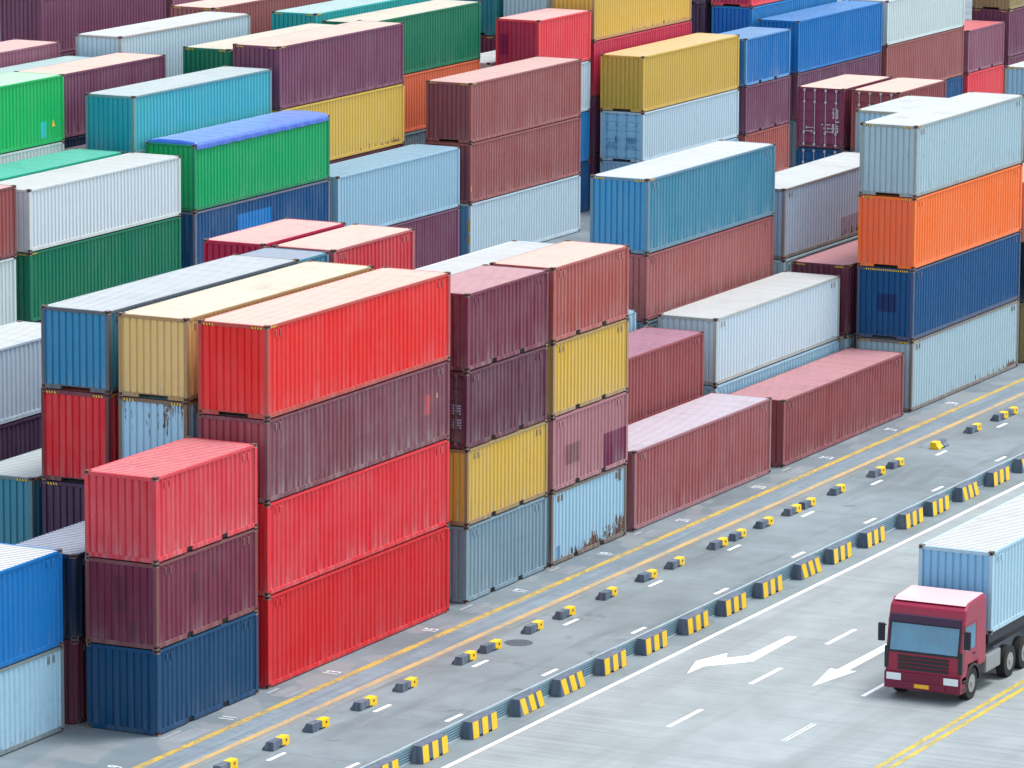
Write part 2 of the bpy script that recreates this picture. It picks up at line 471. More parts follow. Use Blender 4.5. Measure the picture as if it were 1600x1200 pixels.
def stack(x, y, L, levels, lid):
    """levels bottom-up: (height, colour key, label or None, options)"""
    z = .006; n = len(levels)
    x += random.uniform(-.02, .02)
    for i, lv in enumerate(levels):
        h, ck, lab = lv[:3]; kw = dict(lv[3]) if len(lv) > 3 else {}
        if lab is None:
            nm = {'navy2': 'navy', 'wine2': 'dark maroon', 'grey': 'grey', 'rust': 'rust brown', 'dkplum': 'dark purple'}[ck]
            lv_ = ['lowest', 'second lowest', 'third lowest', 'fourth'][i]
            lab = 'hidden %s container, %s of the stack under %s' % (nm, lv_, lid)
        dx = random.uniform(-.03, .03) if i else 0; dy = random.uniform(-.02, .02) if i else 0
        container(x + dx, y + dy, z, L, h, C[ck], lab, **kw)
        z += h + GAP

def rf(k): return R_[k]
h_ = None

# ------------------------------------------------------------------ block A (front block)
# front row
stack(0, YA[0], L2, [
    (H, 'navy', 'short dark navy container at the near left corner, on the ground under a maroon one', dict(wear=(.2, .3, .08))),
    (H, 'wine', 'short wine red container in the middle between the salmon and the navy one', dict(wear=(.4, .3, .1), frame=rgb(120, 66, 68),
        side_patch=((0, 1.15, 1.45, .5, 1.3, rgb(96, 36, 54)), (0, -.95, -.45, 1.0, 1.9, rgb(96, 36, 54)), (0, .2, .5, 1.55, 2.1, rgb(96, 36, 54))),
        end_patch=((1, -.2, .25, 1.0, 2.1, rgb(98, 36, 56)), (1, -.55, -.15, .3, .8, rgb(96, 35, 54))))),
    (H, 'salmon', 'short salmon red container with pink roof on top of the near left corner stack', dict(roof=rf('salmon'), wear=(.75, .2, .08), chalk_glare=.25)),
], 'the near left corner')
stack(6.67, YA[0], L4, [
    (HC, 'red1', 'long pure red container on the ground beside the number 13', dict(wear=(.35, .2, .03))),
    (HC, 'red2', 'long red container just under the dusty maroon one, second from the ground', dict(wear=(.6, .35, .06))),
    (H, 'maroon', 'long dusty maroon container with a bright red repaired patch, between two red ones', dict(endc=rgb(150, 50, 66), wear=(.9, .7, .15),
        side_patch=((0, 4.38, 4.80, 1.02, 1.66, rgb(178, 56, 62)), (0, 5.27, 5.35, 1.45, 1.62, rgb(206, 160, 96))))),
    (HC, 'red', 'long bright red container with pale pink roof, topmost of the tall front stack', dict(roof=rf('coral'), wear=(.4, .25, .06), haz=True, frame=rgb(178, 70, 62), chalk_glare=.5)),
], 'the long red ones')
stack(20.09, YA[0], L2, [
    (H, 'grey', 'short faded grey blue container on the ground beside the number 17', dict(wear=(.8, .3, .15))),
    (H, 'gold', 'short mustard yellow container just above the grey blue one', dict(wear=(.75, .35, .2), frame=rgb(150, 124, 84))),
    (H, 'wine2', 'short dark purple maroon container with white stencilled doors facing the red stack', dict(wear=(.7, .4, .12), door=M_CAST)),
    (H, 'wine', 'short dark wine container with pink roof on top, next to the bright red one', dict(roof=rf('rose'), wear=(.7, .4, .12), chalk_glare=.55)),
], 'the short wine ones')
stack(26.54, YA[0], L2, [
    (H, 'sky', 'short sky blue container with badly rusted lower edge beside the number 19', dict(wear=(.8, .1, .2), rustzone=(0, -2.9, 2.6, .85, .22), frame=rgb(110, 92, 82),
        side_patch=((0, -2.6, -2.3, .16, .62, rgb(80, 130, 170)), (0, 2.35, 2.62, 2.05, 2.5, rgb(110, 116, 110))))),
    (H, 'rose', 'short dusty rose container with a dark plum patch above the rusty sky blue one', dict(wear=(.9, .45, .22),
        side_patch=((0, 1.05, 2.9, .16, 1.35, rgb(112, 36, 70)), (0, -2.0, -.75, .75, 1.45, rgb(124, 76, 84))))),
    (H, 'gold', 'short bright yellow container under the terracotta one', dict(wear=(.7, .15, .14), frame=rgb(160, 128, 84))),
    (H, 'brick', 'short terracotta container with pale roof topmost above the bright yellow one', dict(roof=rf('coral'), wear=(.75, .3, .15), chalk_glare=.55)),
], 'the short terracotta one')
stack(33.26, YA[0], L4, [
    (HC, 'pinkmar', 'long pinkish maroon container with whitish roof alone on the ground beside 21 and 23', dict(roof=rf('lilac'), wear=(.75, .35, .06), chalk_glare=.6, frame=rgb(150, 96, 104))),
], '')
stack(46.6, YA[0], L4, [
    (H, 'brickmar', 'long brownish maroon container with rose roof on the ground beside 25 and 27', dict(roof=rf('rose'), wear=(.6, .3, .05), chalk_glare=.15, frame=rgb(136, 70, 76))),
], '')
stack(59.65, YA[0], L4, [
    (HC, 'pale', 'long pale blue container with rusty posts on the ground beside the number 29', dict(wear=(.7, .25, .2), haz=True, rustzone=(0, -5.0, 5.5, .32, .15), frame=rgb(120, 110, 104))),
    (HC, 'royal', 'long deep royal blue container with a darker square on its end, under the orange one', dict(wear=(.15, .2, .06), haz='long', frame=rgb(70, 82, 110),
        end_patch=((1, -.5, .35, 1.1, 1.85, rgb(8, 44, 96)),))),
    (HC, 'orange', 'long vivid orange container near the right edge of the photo', dict(wear=(.4, .15, .04), haz=True, endc=rgb(238, 106, 62))),
    (HC, 'pale', 'long pale blue grey container with dirty white roof on top of the orange one', dict(roof=rf('white'), wear=(.7, .45, .12), haz=True, frame=rgb(142, 150, 150), chalk_glare=.6)),
], 'the orange one')
stack(72.75, YA[0], L4, [
    (H, 'olive', 'olive container on the ground at the right edge behind the pale blue stack', {}),
    (H, 'navy2', 'navy container at the right edge resting on the olive one', {}),
    (H, 'peach', 'peach container at the right edge beside the vivid orange one', {}),
], '')
# second row
stack(-12.85, YA[1], L4, [
    (H, 'sky', 'pale turquoise container with grey streaks at the lower left corner of the photo', dict(wear=(.7, .45, .12), frame=rgb(112, 128, 132), rustzone=(0, -6, 6, .1, .12))),
    (HC, 'blue', 'bright blue container with white roof at the left edge above the pale turquoise one', dict(roof=rf('white'), wear=(.15, .15, .02), chalk_glare=.6)),
], '')
stack(0, YA[1], L2, [
    (H, 'wine2', 'short dark maroon container in the narrow gap left of the navy corner container', dict(wear=(.3, .4, .1))),
    (H, 'navy2', 'short dark navy container with ribbed blue grey roof behind the salmon one', dict(roof=rf('steel'), wear=(.4, .3, .05), chalk_glare=.2)),
], '')
stack(6.67, YA[1], L4, [
    (HC, 'wine2', None), (HC, 'navy2', None),
    (HC, 'sky', 'pale blue container with rust streaks hanging from its end, below the sand yellow one', dict(wear=(.5, .2, .25), frame=rgb(120, 98, 78), haz=True, toprust=2.85, endc=rgb(160, 198, 218))),
    (H, 'sand', 'sand yellow container end with cream roof between the blue and the bright red tops', dict(roof=rf('cream'), wear=(.5, .3, .14), frame=rgb(164, 132, 88), chalk_glare=.5)),
], 'the sand yellow one')
stack(33.26, YA[1], L4, [
    (H, 'rust', 'rust brown container hidden behind the pinkish maroon one at 21', {}),
    (H, 'brickmar', 'dark maroon container with mauve roof stacked behind the pinkish maroon one', dict(roof=rgb(176, 122, 142), wear=(.4, .3, .05), chalk_glare=.1)),
], '')
stack(46.6, YA[1], L4, [
    (HC, 'sky', 'light blue container half hidden behind the brownish maroon one at 25', dict(wear=(.6, .4, .12))),
    (H, 'ice', 'ice blue container with streaked white roof, two high behind the brownish maroon one', dict(roof=rf('white'), wear=(.6, .25, .2), chalk_glare=.5, frame=rgb(160, 168, 164))),
], '')
stack(59.5, YA[1], L4, [
    (HC, 'pale', 'light blue container mostly hidden between the ice blue and the royal blue ones', dict(wear=(.6, .5, .15), haz=True)),
    (HC, 'wine2', 'purple maroon container with rose roof and yellow corner dashes left of the royal blue one', dict(roof=rf('rose'), wear=(.5, .35, .05), haz=True, chalk_glare=.2)),
], '')
# third row
stack(6.67, YA[2], L4, [
    (HC, 'navy2', None),
    (HC, 'dkplum', 'dark plum container with a yellow warning triangle under the crimson end', dict(wear=(.3, .3, .05), haz=True)),
    (HC, 'red2', 'crimson red container end just below the ocean blue one', dict(wear=(.6, .3, .08), haz=True, frame=rgb(110, 46, 56))),
    (H, 'steel', 'ocean blue container end with grey ribbed roof, leftmost of the three tops', dict(roof=rf('grey'), wear=(.5, .3, .14), frame=rgb(86, 92, 100), chalk_glare=.5, endc=rgb(46, 130, 172))),
], 'the ocean blue one')
stack(33.26, YA[2], L4, [
    (HC, 'grey', None),
    (HC, 'sky', 'light blue container glimpsed beside the dull brick red one', dict(wear=(.6, .3, .1))),
], 'a light blue top')
stack(46.3, YA[2], L4, [
    (H, 'wine2', None),
    (H, 'grey', 'dim grey blue container in shadow under the dull brick red one', dict(wear=(.5, .4, .1))),
    (H, 'rosebrown', 'dull brick red container under the long steel blue one', dict(wear=(.6, .5, .08), frame=rgb(146, 78, 84))),
    (HC, 'steel', 'steel blue container with brilliant white roof near the centre', dict(roof=rf('white'), wear=(.55, .25, .08), haz=True, chalk_glare=.7, frame=rgb(92, 128, 148), endc=rgb(56, 138, 184))),
], 'the steel blue one')
stack(59.6, YA[2], L4, [
    (HC, 'grey', None),
    (HC, 'pale', 'grey blue container with rusty posts under the stained lilac grey one', dict(wear=(.5, .5, .25))),
    (HC, 'lilac', 'stained lilac grey container with white roof between the steel blue and pale blue tops', dict(roof=rf('white'), wear=(.8, .5, .18), frame=rgb(118, 112, 110), chalk_glare=.6,
        rustzone=(0, -1.5, 5., .7, .2), side_patch=((0, 3.7, 4.25, 2.2, 2.75, rgb(112, 96, 108)), (0, .0, 6.1, .16, .95, rgb(132, 124, 142))))),
], 'the lilac grey one')
stack(72.9, YA[2], L2, [
    (H, 'grey', None), (H, 'navy2', None), (H, 'wine2', None),
    (H, 'sky', 'short sky blue container with white roof partly behind the big pale top container', dict(roof=rf('white'), wear=(.5, .3, .15), chalk_glare=.5, frame=rgb(150, 150, 140))),
], 'the short sky blue one')
# fourth row
stack(6.67, YA[3], L4, [
    (HC, 'navy2', None),
    (HC, 'tealblue', 'dull teal blue container with light roof at the left edge beside the crimson end', dict(roof=rf('mint'), wear=(.6, .3, .1), haz=True, frame=rgb(92, 118, 122), chalk_glare=.6)),
], 'the teal blue one')
stack(20.09, YA[3], L2, [
    (H, 'wine2', None), (H, 'grey', None), (H, 'rust', None),
    (H, 'steel', 'short blue container, only its grey roof showing behind the ocean blue one', dict(roof=rf('steel'), chalk_glare=.4, wear=(.5, .4, .1))),
], 'the grey ribbed roof')
stack(26.54, YA[3], L2, [
    (H, 'grey', None), (H, 'wine2', None), (H, 'navy2', None),
    (H, 'salmon', 'short faded red container with peach roof behind the bright red top', dict(roof=rf('coral'), wear=(.7, .4, .12), chalk_glare=.6, frame=rgb(178, 92, 96))),
], 'the faded red one')
stack(33.26, YA[3], L4, [
    (H, 'rust', None), (H, 'navy2', None),
    (HC, 'white', 'white container whose roof shows behind the short wine and terracotta tops', dict(roof=rf('white'), chalk_glare=.7)),
], 'the white roof')
# fifth and sixth rows
stack(26.54, YA[4], L2, [
    (H, 'rust', None), (H, 'navy2', None), (H, 'grey', None),
    (H, 'magenta', 'short magenta red container with pink roof left of the faded red one', dict(roof=rf('pink'), wear=(.4, .3, .05), chalk_glare=.45, end_patch=((1, .1, .5, 1.3, 1.9, rgb(150, 60, 90)),))),
], 'the magenta one')
stack(6.67, YA[5], L4, [
    (HC, 'grey', None),
    (HC, 'dkplum', 'dark plum container at the left edge under a lavender grey one', dict(wear=(.5, .3, .06))),
    (H, 'lav', 'lavender grey container with white roof at the left edge below the dark green one', dict(roof=rf('white'), wear=(.5, .2, .05), chalk_glare=.6)),
], 'the lavender grey one')
stack(92.9, YA[5], L2, [
    (HC, 'wine2', None), (HC, 'grey', None),
    (HC, 'brickmar', 'short rust red container with four white door rods behind the sky blue one', dict(roof=rf('coral'), wear=(.5, .3, .1), chalk_glare=.55, door=True, endc=rgb(140, 64, 70))),
], 'the rust red door container')
stack(92.9, P_ * 6, L2, [
    (HC, 'grey', None),
    (HC, 'navy', 'short deep blue container with white door rods under the maroon door container', dict(wear=(.3, .2, .05), door=True, endc=rgb(6, 70, 120))),
    (HC, 'wine', 'short maroon container with white door rods and white stencils on its doors', dict(roof=rf('coral'), wear=(.4, .25, .05), chalk_glare=.55, door=True, endc=rgb(122, 44, 78))),
], 'the maroon door container')
stack(105.9, YA[4], L4, [
    (HC, 'wine2', None), (HC, 'grey', None),
    (HC, 'sky', 'sky blue container corner with white roof at the upper right edge', dict(roof=rf('white'), wear=(.5, .25, .12), haz=True, chalk_glare=.6, frame=rgb(160, 158, 144))),
], 'the right edge sky blue one')

# ------------------------------------------------------------------ block B (middle block)
stack(33.4, YB[0], L4, [
    (HC, 'grey', None),
    (HC, 'mint', 'greyish white container at the left edge under a brown maroon one', dict(wear=(.6, .35, .12), haz=True)),
    (HC, 'rust', 'brown maroon container at the left edge beside the big white one', dict(roof=rf('pink'), wear=(.4, .35, .06), haz=True, chalk_glare=.4, frame=rgb(120, 60, 64))),
], 'the brown maroon one')
stack(46.6, YB[0], L4, [
    (HC, 'wine2', None),
    (HC, 'dgreen', 'dark green container directly under the big white one', dict(wear=(.3, .25, .03), haz=True)),
    (H, 'white', 'big white container with white roof at the left above the dark green one', dict(roof=rf('white'), wear=(.4, .15, .06), chalk_glare=.7, frame=rgb(204, 208, 206))),
], 'the dark green one')
B1G = [
    (HC, 'grey', None),
    (HC, 'royal', 'dull blue container with brighter blue repaint, under the green tarpaulin container', dict(wear=(.7, .35, .1), frame=rgb(104, 104, 124), side_patch=((0, -2.3, .7, .16, 2.3, rgb(10, 120, 190)), (0, 2.0, 2.4, 1.1, 1.8, rgb(14, 74, 130))))),
]
stack(59.96, YB[0], L4, B1G, 'the green tarpaulin container')
stack(72.9, YB[0], L4, [
    (HC, 'plum', 'plum container on the ground below the light blue one with grey blue roof', dict(wear=(.5, .25, .04), frame=rgb(126, 78, 104))),
    (HC, 'sky', 'light blue container with grey blue roof beside the green tarpaulin one', dict(roof=rgb(140, 178, 202), wear=(.5, .3, .08), chalk_glare=.15)),
], '')
stack(86.3, YB[0], L4, [
    (HC, 'ice', 'ice blue container with yellow tags on its corner post, under two brownish rose ones', dict(wear=(.6, .15, .06), endc=rgb(96, 150, 190))),
    (HC, 'rosebrown', 'brownish rose container in the middle, with an orange tag on its post', dict(wear=(.6, .25, .03), endc=rgb(124, 66, 80))),
    (HC, 'rosebrown', 'brownish rose container with pale pink roof, topmost above its twin', dict(roof=rf('pink'), wear=(.5, .25, .03), haz=True, chalk_glare=.55, endc=rgb(132, 66, 78))),
], 'the brownish rose pair')
stack(105.9, YB[0], L4, [
    (H, 'sky', 'light blue container barely showing beneath the blue doors', dict(wear=(.6, .3, .1))),
    (H, 'ice', 'whitish container with light blue doors below the big yellow one', dict(wear=(.4, .2, .08), door=paint('painted rod', rgb(110, 160, 190), .3, .2, .1), endc=rgb(150, 202, 228))),
    (HC, 'yellow', 'big yellow container with beige roof above the light blue doors', dict(roof=rf('yellow'), wear=(.4, .2, .14), haz=True, chalk_glare=.25, endc=rgb(196, 166, 70))),
], '')
stack(119, YB[0], L2, [
    (H, 'brick', 'short brick container at the bottom right of the big yellow one', dict(wear=(.7, .3, .08))),
    (H, 'plum', 'short plum container between the brick one and the blue one', dict(wear=(.6, .25, .04))),
    (H, 'blue', 'short blue container with grey blue roof right of the big yellow one', dict(roof=rgb(112, 158, 204), wear=(.7, .25, .04), chalk_glare=.2, frame=rgb(80, 140, 194))),
], '')
stack(126.1, YB[0], L4, [
    (H, 'grey', None),
    (H, 'plum2', 'long plum container below the long vivid blue one', dict(wear=(.6, .3, .05))),
    (HC, 'blue', 'long vivid blue container with blue roof at the upper right', dict(roof=rf('blue'), wear=(.3, .15, .02), chalk_glare=.05)),
], 'the long vivid blue one')
stack(139.1, YB[0], L4, [
    (H, 'royal', 'blue container end piece behind the rust red door container', dict(wear=(.5, .3, .05))),
    (HC, 'rosebrown', 'long rosy brown container below the greyish white one at the upper right', dict(wear=(.5, .3, .04))),
    (H, 'mint', 'long greyish white container on top at the upper right', dict(roof=rf('white'), wear=(.4, .3, .08))),
], '')
stack(152.1, YB[0], L2, [
    (H, 'scarlet', 'short rosy red container on the ground at the upper right', dict(wear=(.6, .2, .04))),
    (H, 'mauve', 'short mauve container with pink roof on the rosy red one', dict(roof=rf('salmon'), wear=(.6, .25, .04), chalk_glare=.15)),
], '')
stack(158.9, YB[0], L4, [
    (HC, 'plum', 'purple container at the bottom of the far right stack', dict(wear=(.5, .25, .04))),
    (HC, 'plum', 'purple container below the brownish yellow one at the top right corner', dict(wear=(.5, .25, .04), haz=True)),
    (HC, 'olive', 'brownish yellow container at the top right corner of the photo', dict(wear=(.6, .3, .1))),
], '')
stack(46.6, YB[1], L4, [
    (HC, 'wine2', None), (HC, 'grey', None),
    (H, 'tgreen', 'sea green roofed container just behind the big white one', dict(roof=rf('teal'), wear=(.4, .25, .03), chalk_glare=.12)),
], 'the sea green roof')
stack(59.6, YB[1], L4, [
    (H, 'wine2', None), (H, 'navy2', None), (HC, 'grey', None),
    (H, 'teal', 'turquoise container with whitish roof behind the green tarpaulin container', dict(roof=rf('mint'), wear=(.5, .2, .08), chalk_glare=.55, frame=rgb(104, 142, 146), endc=rgb(28, 150, 172))),
], 'the turquoise one')
stack(72.6, YB[1], L4, [
    (HC, 'grey', None), (HC, 'wine2', None),
    (HC, 'yellow', 'straw yellow container with rust streaks under the large plum one', dict(wear=(.4, .15, .2), rustzone=(0, -3., 5., .3, .1))),
    (HC, 'plum', 'large plum container with peach roof above the straw yellow one', dict(roof=rf('coral'), wear=(.45, .2, .04), haz=True, chalk_glare=.55)),
], 'the straw yellow one')
stack(99.4, YB[1], L2, [
    (H, 'royal', 'short navy blue sliver of container at the bottom right of the rose pair', dict(wear=(.3, .3, .03))),
    (H, 'azure', 'short blue sliver of container right of the middle rose one', dict(wear=(.3, .3, .03))),
    (H, 'ice', 'short pale grey blue sliver of container below the scarlet one', dict(wear=(.4, .2, .03))),
    (H, 'scarlet', 'short scarlet container with pink roof behind the topmost rose one', dict(roof=rf('pink'), wear=(.4, .15, .03), chalk_glare=.5, endc=rgb(176, 44, 78), end_patch=((1, .55, 1.0, .75, 1.8, rgb(138, 24, 74)),))),
], '')
stack(105.9, YB[1], L4, [
    (HC, 'plum2', 'dark plum container end at the foot of the crimson and yellow stack', dict(wear=(.3, .3, .05))),
    (HC, 'plum2', 'dark plum container end just below the crimson one', dict(wear=(.3, .3, .05))),
    (HC, 'crimson', 'crimson container between the two yellow ones at the top', dict(wear=(.4, .2, .04))),
    (HC, 'yellow', 'large straw yellow container cut by the top edge of the photo', dict(wear=(.4, .2, .12), frame=rgb(170, 128, 84), rustzone=(0, -6., 6.5, .25, .1))),
], '')
stack(126.1, YB[1], L4, [
    (HC, 'grey', None), (HC, 'wine2', None),
    (HC, 'azure', 'light azure container below the small bit of red at the top', dict(wear=(.5, .2, .04), endc=rgb(0, 104, 186))),
    (H, 'scarlet', 'red container cut by the top edge above the light azure one', dict(wear=(.4, .2, .03), haz=False, endc=rgb(190, 44, 82))),
], 'the light azure one')
stack(152.1, YB[1], L2, [
    (HC, 'dkplum', None), (HC, 'dkplum', 'dark purple container in shadow behind the mauve one', {}),
    (HC, 'dkplum', 'dark purple container at the top edge behind the greyish white one', {}),
], 'the shadowed purple stack')
stack(46.3, YB[2], L4, [
    (HC, 'grey', None), (HC, 'wine2', None),
    (HC, 'mint', 'off white container below the bright green one at the left edge', dict(wear=(.4, .3, .08), frame=rgb(186, 194, 194))),
    (HC, 'bright', 'bright green container with a turquoise square at the left edge', dict(roof=rf('ltgreen'), wear=(.25, .1, .02), chalk_glare=.45, side_patch=((0, 4.25, 4.65, .3, 1.0, rgb(40, 176, 176)),))),
], 'the off white one')
stack(59.65, YB[2], L4, [
    (H, 'grey', None), (H, 'wine2', None),
    (H, 'dkplum', 'dark plum container in the deep gap left of the turquoise one', {}),
], 'the plum gap container')
stack(72.9, YB[2], L4, [
    (H, 'wine2', None), (HC, 'grey', None), (HC, 'navy2', None),
    (HC, 'dgreen', 'dark green container with beige roof partly behind the large plum one', dict(roof=rf('beige'), wear=(.25, .2, .03), haz=True, chalk_glare=.5)),
], 'the beige roof')
stack(86.3, YB[2], L4, [
    (HC, 'wine2', None), (H, 'grey', None),
    (HC, 'coral', 'orange container below the long bottle green one', dict(wear=(.4, .2, .04))),
    (HC, 'dgreen', 'long bottle green container with beige roof near the top centre', dict(roof=rf('beige'), wear=(.25, .2, .03), chalk_glare=.4)),
], 'the orange one')
stack(99.4, YB[2], L2, [
    (H, 'grey', None), (H, 'wine2', None),
    (HC, 'white', 'short container, its white roof glimpsed left of the scarlet one', dict(roof=rf('white'), chalk_glare=.6)),
], 'the glimpsed white roof')
stack(105.9, YB[2], L4, [
    (HC, 'grey', None), (HC, 'wine2', None), (HC, 'rust', None),
    (HC, 'pale', 'pale blue sliver of container right of the straw yellow one at the top', {}),
], 'the pale blue sliver')
stack(126.1, YB[2], L4, [
    (HC, 'grey', None), (HC, 'dkplum', None), (HC, 'dkplum', 'dark purple container in the gap beside the bright azure end', {}),
    (HC, 'dkplum', 'dark purple container at the top edge beside the red one', {}),
], 'the dark purple gap')
stack(59.8, YB[3], L4, [
    (H, 'grey', None), (H, 'wine2', None),
    (HC, 'navy2', 'navy strip of container below the mauve maroon one', {}),
    (HC, 'plum', 'mauve maroon container with peach roof right of the bright green one', dict(roof=rf('coral'), wear=(.6, .25, .05), chalk_glare=.45)),
], 'the navy strip')
stack(86.3, YB[3], L4, [
    (HC, 'grey', None), (HC, 'wine2', None), (HC, 'navy2', None),
    (HC, 'cyan', 'cyan green container with pale roof at the top behind the bottle green one', dict(roof=rf('aqua'), wear=(.4, .2, .04), haz=True, chalk_glare=.55)),
], 'the cyan green one')
stack(105.9, YB[3], L4, [
    (HC, 'grey', None), (HC, 'wine2', None),
    (HC, 'wine', 'maroon patch of container under the dark teal one', dict(haz=True)),
    (HC, 'dteal', 'dark teal container at the top edge behind the scarlet one', dict(wear=(.4, .2, .03))),
], 'the dark teal one')
stack(59.8, YB[4], L4, [
    (H, 'grey', None), (H, 'wine2', None), (H, 'navy2', None),
    (HC, 'tealblue', 'container with pale aqua roof behind the mauve maroon one', dict(roof=rf('aqua'), chalk_glare=.5)),
], 'the pale aqua roof')
stack(72.7, YB[4], L4, [
    (HC, 'grey', None), (HC, 'wine2', None), (HC, 'navy2', None),
    (HC, 'ice', 'pale ice blue container with white roof at the top left', dict(roof=rf('white'), wear=(.5, .15, .12), chalk_glare=.7, frame=rgb(166, 160, 156))),
], 'the top left ice blue one')
stack(59.8, YB[5], L4, [
    (HC, 'grey', None), (HC, 'wine2', None), (HC, 'navy2', None),
    (H, 'mauve', 'mauve container with pink roof at the upper left edge', dict(roof=rf('pink'), wear=(.5, .25, .04), chalk_glare=.4)),
], 'the upper left pink roof')
stack(86.3, YB[5], L4, [
    (HC, 'grey', None), (HC, 'wine2', None), (HC, 'navy2', None),
    (HC, 'rosebrown', 'rosy brown container with peach roof at the top left behind the ice blue one', dict(roof=rf('coral'), wear=(.5, .25, .04), haz=True, chalk_glare=.5)),
], 'the top left rosy brown one')
# far block
stack(85.9, 57.0, L4, [
    (HC, 'grey', None), (HC, 'navy2', None),
    (HC, 'plum2', 'lower dark purple container of the far stack at the top left corner', {}),
    (HC, 'plum', 'large purple container at the top left corner of the photo', dict(wear=(.4, .2, .03))),
], 'the far purple stack')
stack(98.9, 57.0, L4, [
    (HC, 'grey', None), (HC, 'wine2', None), (HC, 'navy2', None),
    (H, 'mauve', 'faded mauve container at the top edge right of the large purple one', dict(wear=(.6, .25, .03))),
], 'the far mauve one')

# ---- open-top container under a blue tarpaulin
zt = .006 + 2 * (HC + GAP)
ot = container(59.96, YB[0], zt, L4, HC, C['green'], 'green open topped container under a bright blue tarpaulin', wear=(.3, .15, .02), haz=False, open_top=True, frame=rgb(0, 128, 84))
def tarp_mesh():
    bm = bmesh.new(); nx, ny = 96, 18; rnd = random.Random(3)
    lx, ly = L4 - .36, W - .02
    ph = [rnd.uniform(0, 6.28) for _ in range(8)]
    grid = []
    for i in range(nx + 1):
        row = []
        for j in range(ny + 1):
            u = i / nx; v = j / ny
            x = (u - .5) * lx; y = (v - .5) * ly
            crown = .10 * math.sin(PI * v) ** .7
            bows = .014 * abs(math.sin(PI * u * 11)) * math.sin(PI * v)
            wr = .006 * math.sin(9 * x + 4 * y + ph[0]) + .006 * math.sin(5 * x - 7 * y + ph[1])
            row.append(bm.verts.new((x, y, HC + .035 + crown - bows + wr)))
        grid.append(row)
    for i in range(nx):
        for j in range(ny): bm.faces.new((grid[i][j], grid[i + 1][j], grid[i + 1][j + 1], grid[i][j + 1]))
    # skirts hanging over the rails, with drape waves
    def skirt(line, out):
        prev = line; n = len(line)
        for k in range(1, 4):
            cur = []
            for q, v in enumerate(line):
                wv = .010 * math.sin(q * 1.9 + k) + .010 * math.sin(q * .7)
                cur.append(bm.verts.new((v.co.x + out[0] * (.03 * (k > 0) + wv * k / 3), v.co.y + out[1] * (.03 * (k > 0) + wv * k / 3), HC + .035 - .095 * k + .012 * math.sin(q * .55) * (k == 3))))
            for q in range(n - 1): bm.faces.new((prev[q], prev[q + 1], cur[q + 1], cur[q]))
            prev = cur
    skirt([grid[i][0] for i in range(nx + 1)], (0, -1))
    skirt([grid[i][ny] for i in range(nx + 1)], (0, 1))
    skirt([grid[0][j] for j in range(ny + 1)], (-1, 0))
    skirt([grid[nx][j] for j in range(ny + 1)], (1, 0))
    bmesh.ops.recalc_face_normals(bm, faces=bm.faces)
    me = bpy.data.meshes.new('tarpaulin'); bm.to_mesh(me); bm.free()
    for p in me.polygons: p.use_smooth = True
    return me
M_TARP = plain('blue tarpaulin', rgb(16, 88, 200), .3, 0, .9, .12, 2, sheen=.7)
tp = obj('tarpaulin', tarp_mesh(), None, M_TARP, (59.96 + L4 / 2, YB[0] + W / 2, zt + .015))
tp['label'] = 'bright blue tarpaulin stretched over the green open topped container'; tp['category'] = 'tarpaulin'

# ---- stickers, triangles and stencils on individual containers
def find(s):
    for o in bpy.data.objects:
        if o.get('label') == s: return o
    raise KeyError(s)
def decal(root, name, polys, mat):
    mb = MB()
    for p in polys: mb.quad(p)
    o = obj(name, mb.mesh(name, [mat], normals=False), root); return o
M_STY = plain('sticker yellow', rgb(236, 176, 40), .5)
M_STO = plain('sticker orange', rgb(232, 140, 50), .5)
t = find('dark plum container with a yellow warning triangle under the crimson end')
xx = -L4 / 2 + .012
decal(t, 'warning_triangle', [[(xx, -.27, 1.30), (xx, -.57, 1.30), (xx, -.42, 1.66)]], M_STY)
decal(t, 'warning_mark', [[(xx - .003, -.405, 1.34), (xx - .003, -.435, 1.34), (xx - .003, -.43, 1.53), (xx - .003, -.41, 1.53)]], M_BLK)
t = find('bright green container with a turquoise square at the left edge')
yy = -W / 2 + .022
decal(t, 'warning_triangle', [[(5.1, yy, .72), (5.36, yy, .72), (5.23, yy, 1.04)]], M_STY)
t = find('ice blue container with yellow tags on its corner post, under two brownish rose ones')
xx = -L4 / 2 - .002
for a, b in ((.95, 1.35), (1.55, 2.1)):
    decal(t, 'tag', [[(xx, -W / 2 + .03, a), (xx, -W / 2 + .03, b), (xx, -W / 2 + .13, b), (xx, -W / 2 + .13, a)]], M_STY)
t = find('brownish rose container in the middle, with an orange tag on its post')
decal(t, 'tag', [[(-L4 / 2 + .03, -W / 2 - .001, .55), (-L4 / 2 + .14, -W / 2 - .001, .55), (-L4 / 2 + .14, -W / 2 - .001, .85), (-L4 / 2 + .03, -W / 2 - .001, .85)]], M_STO)

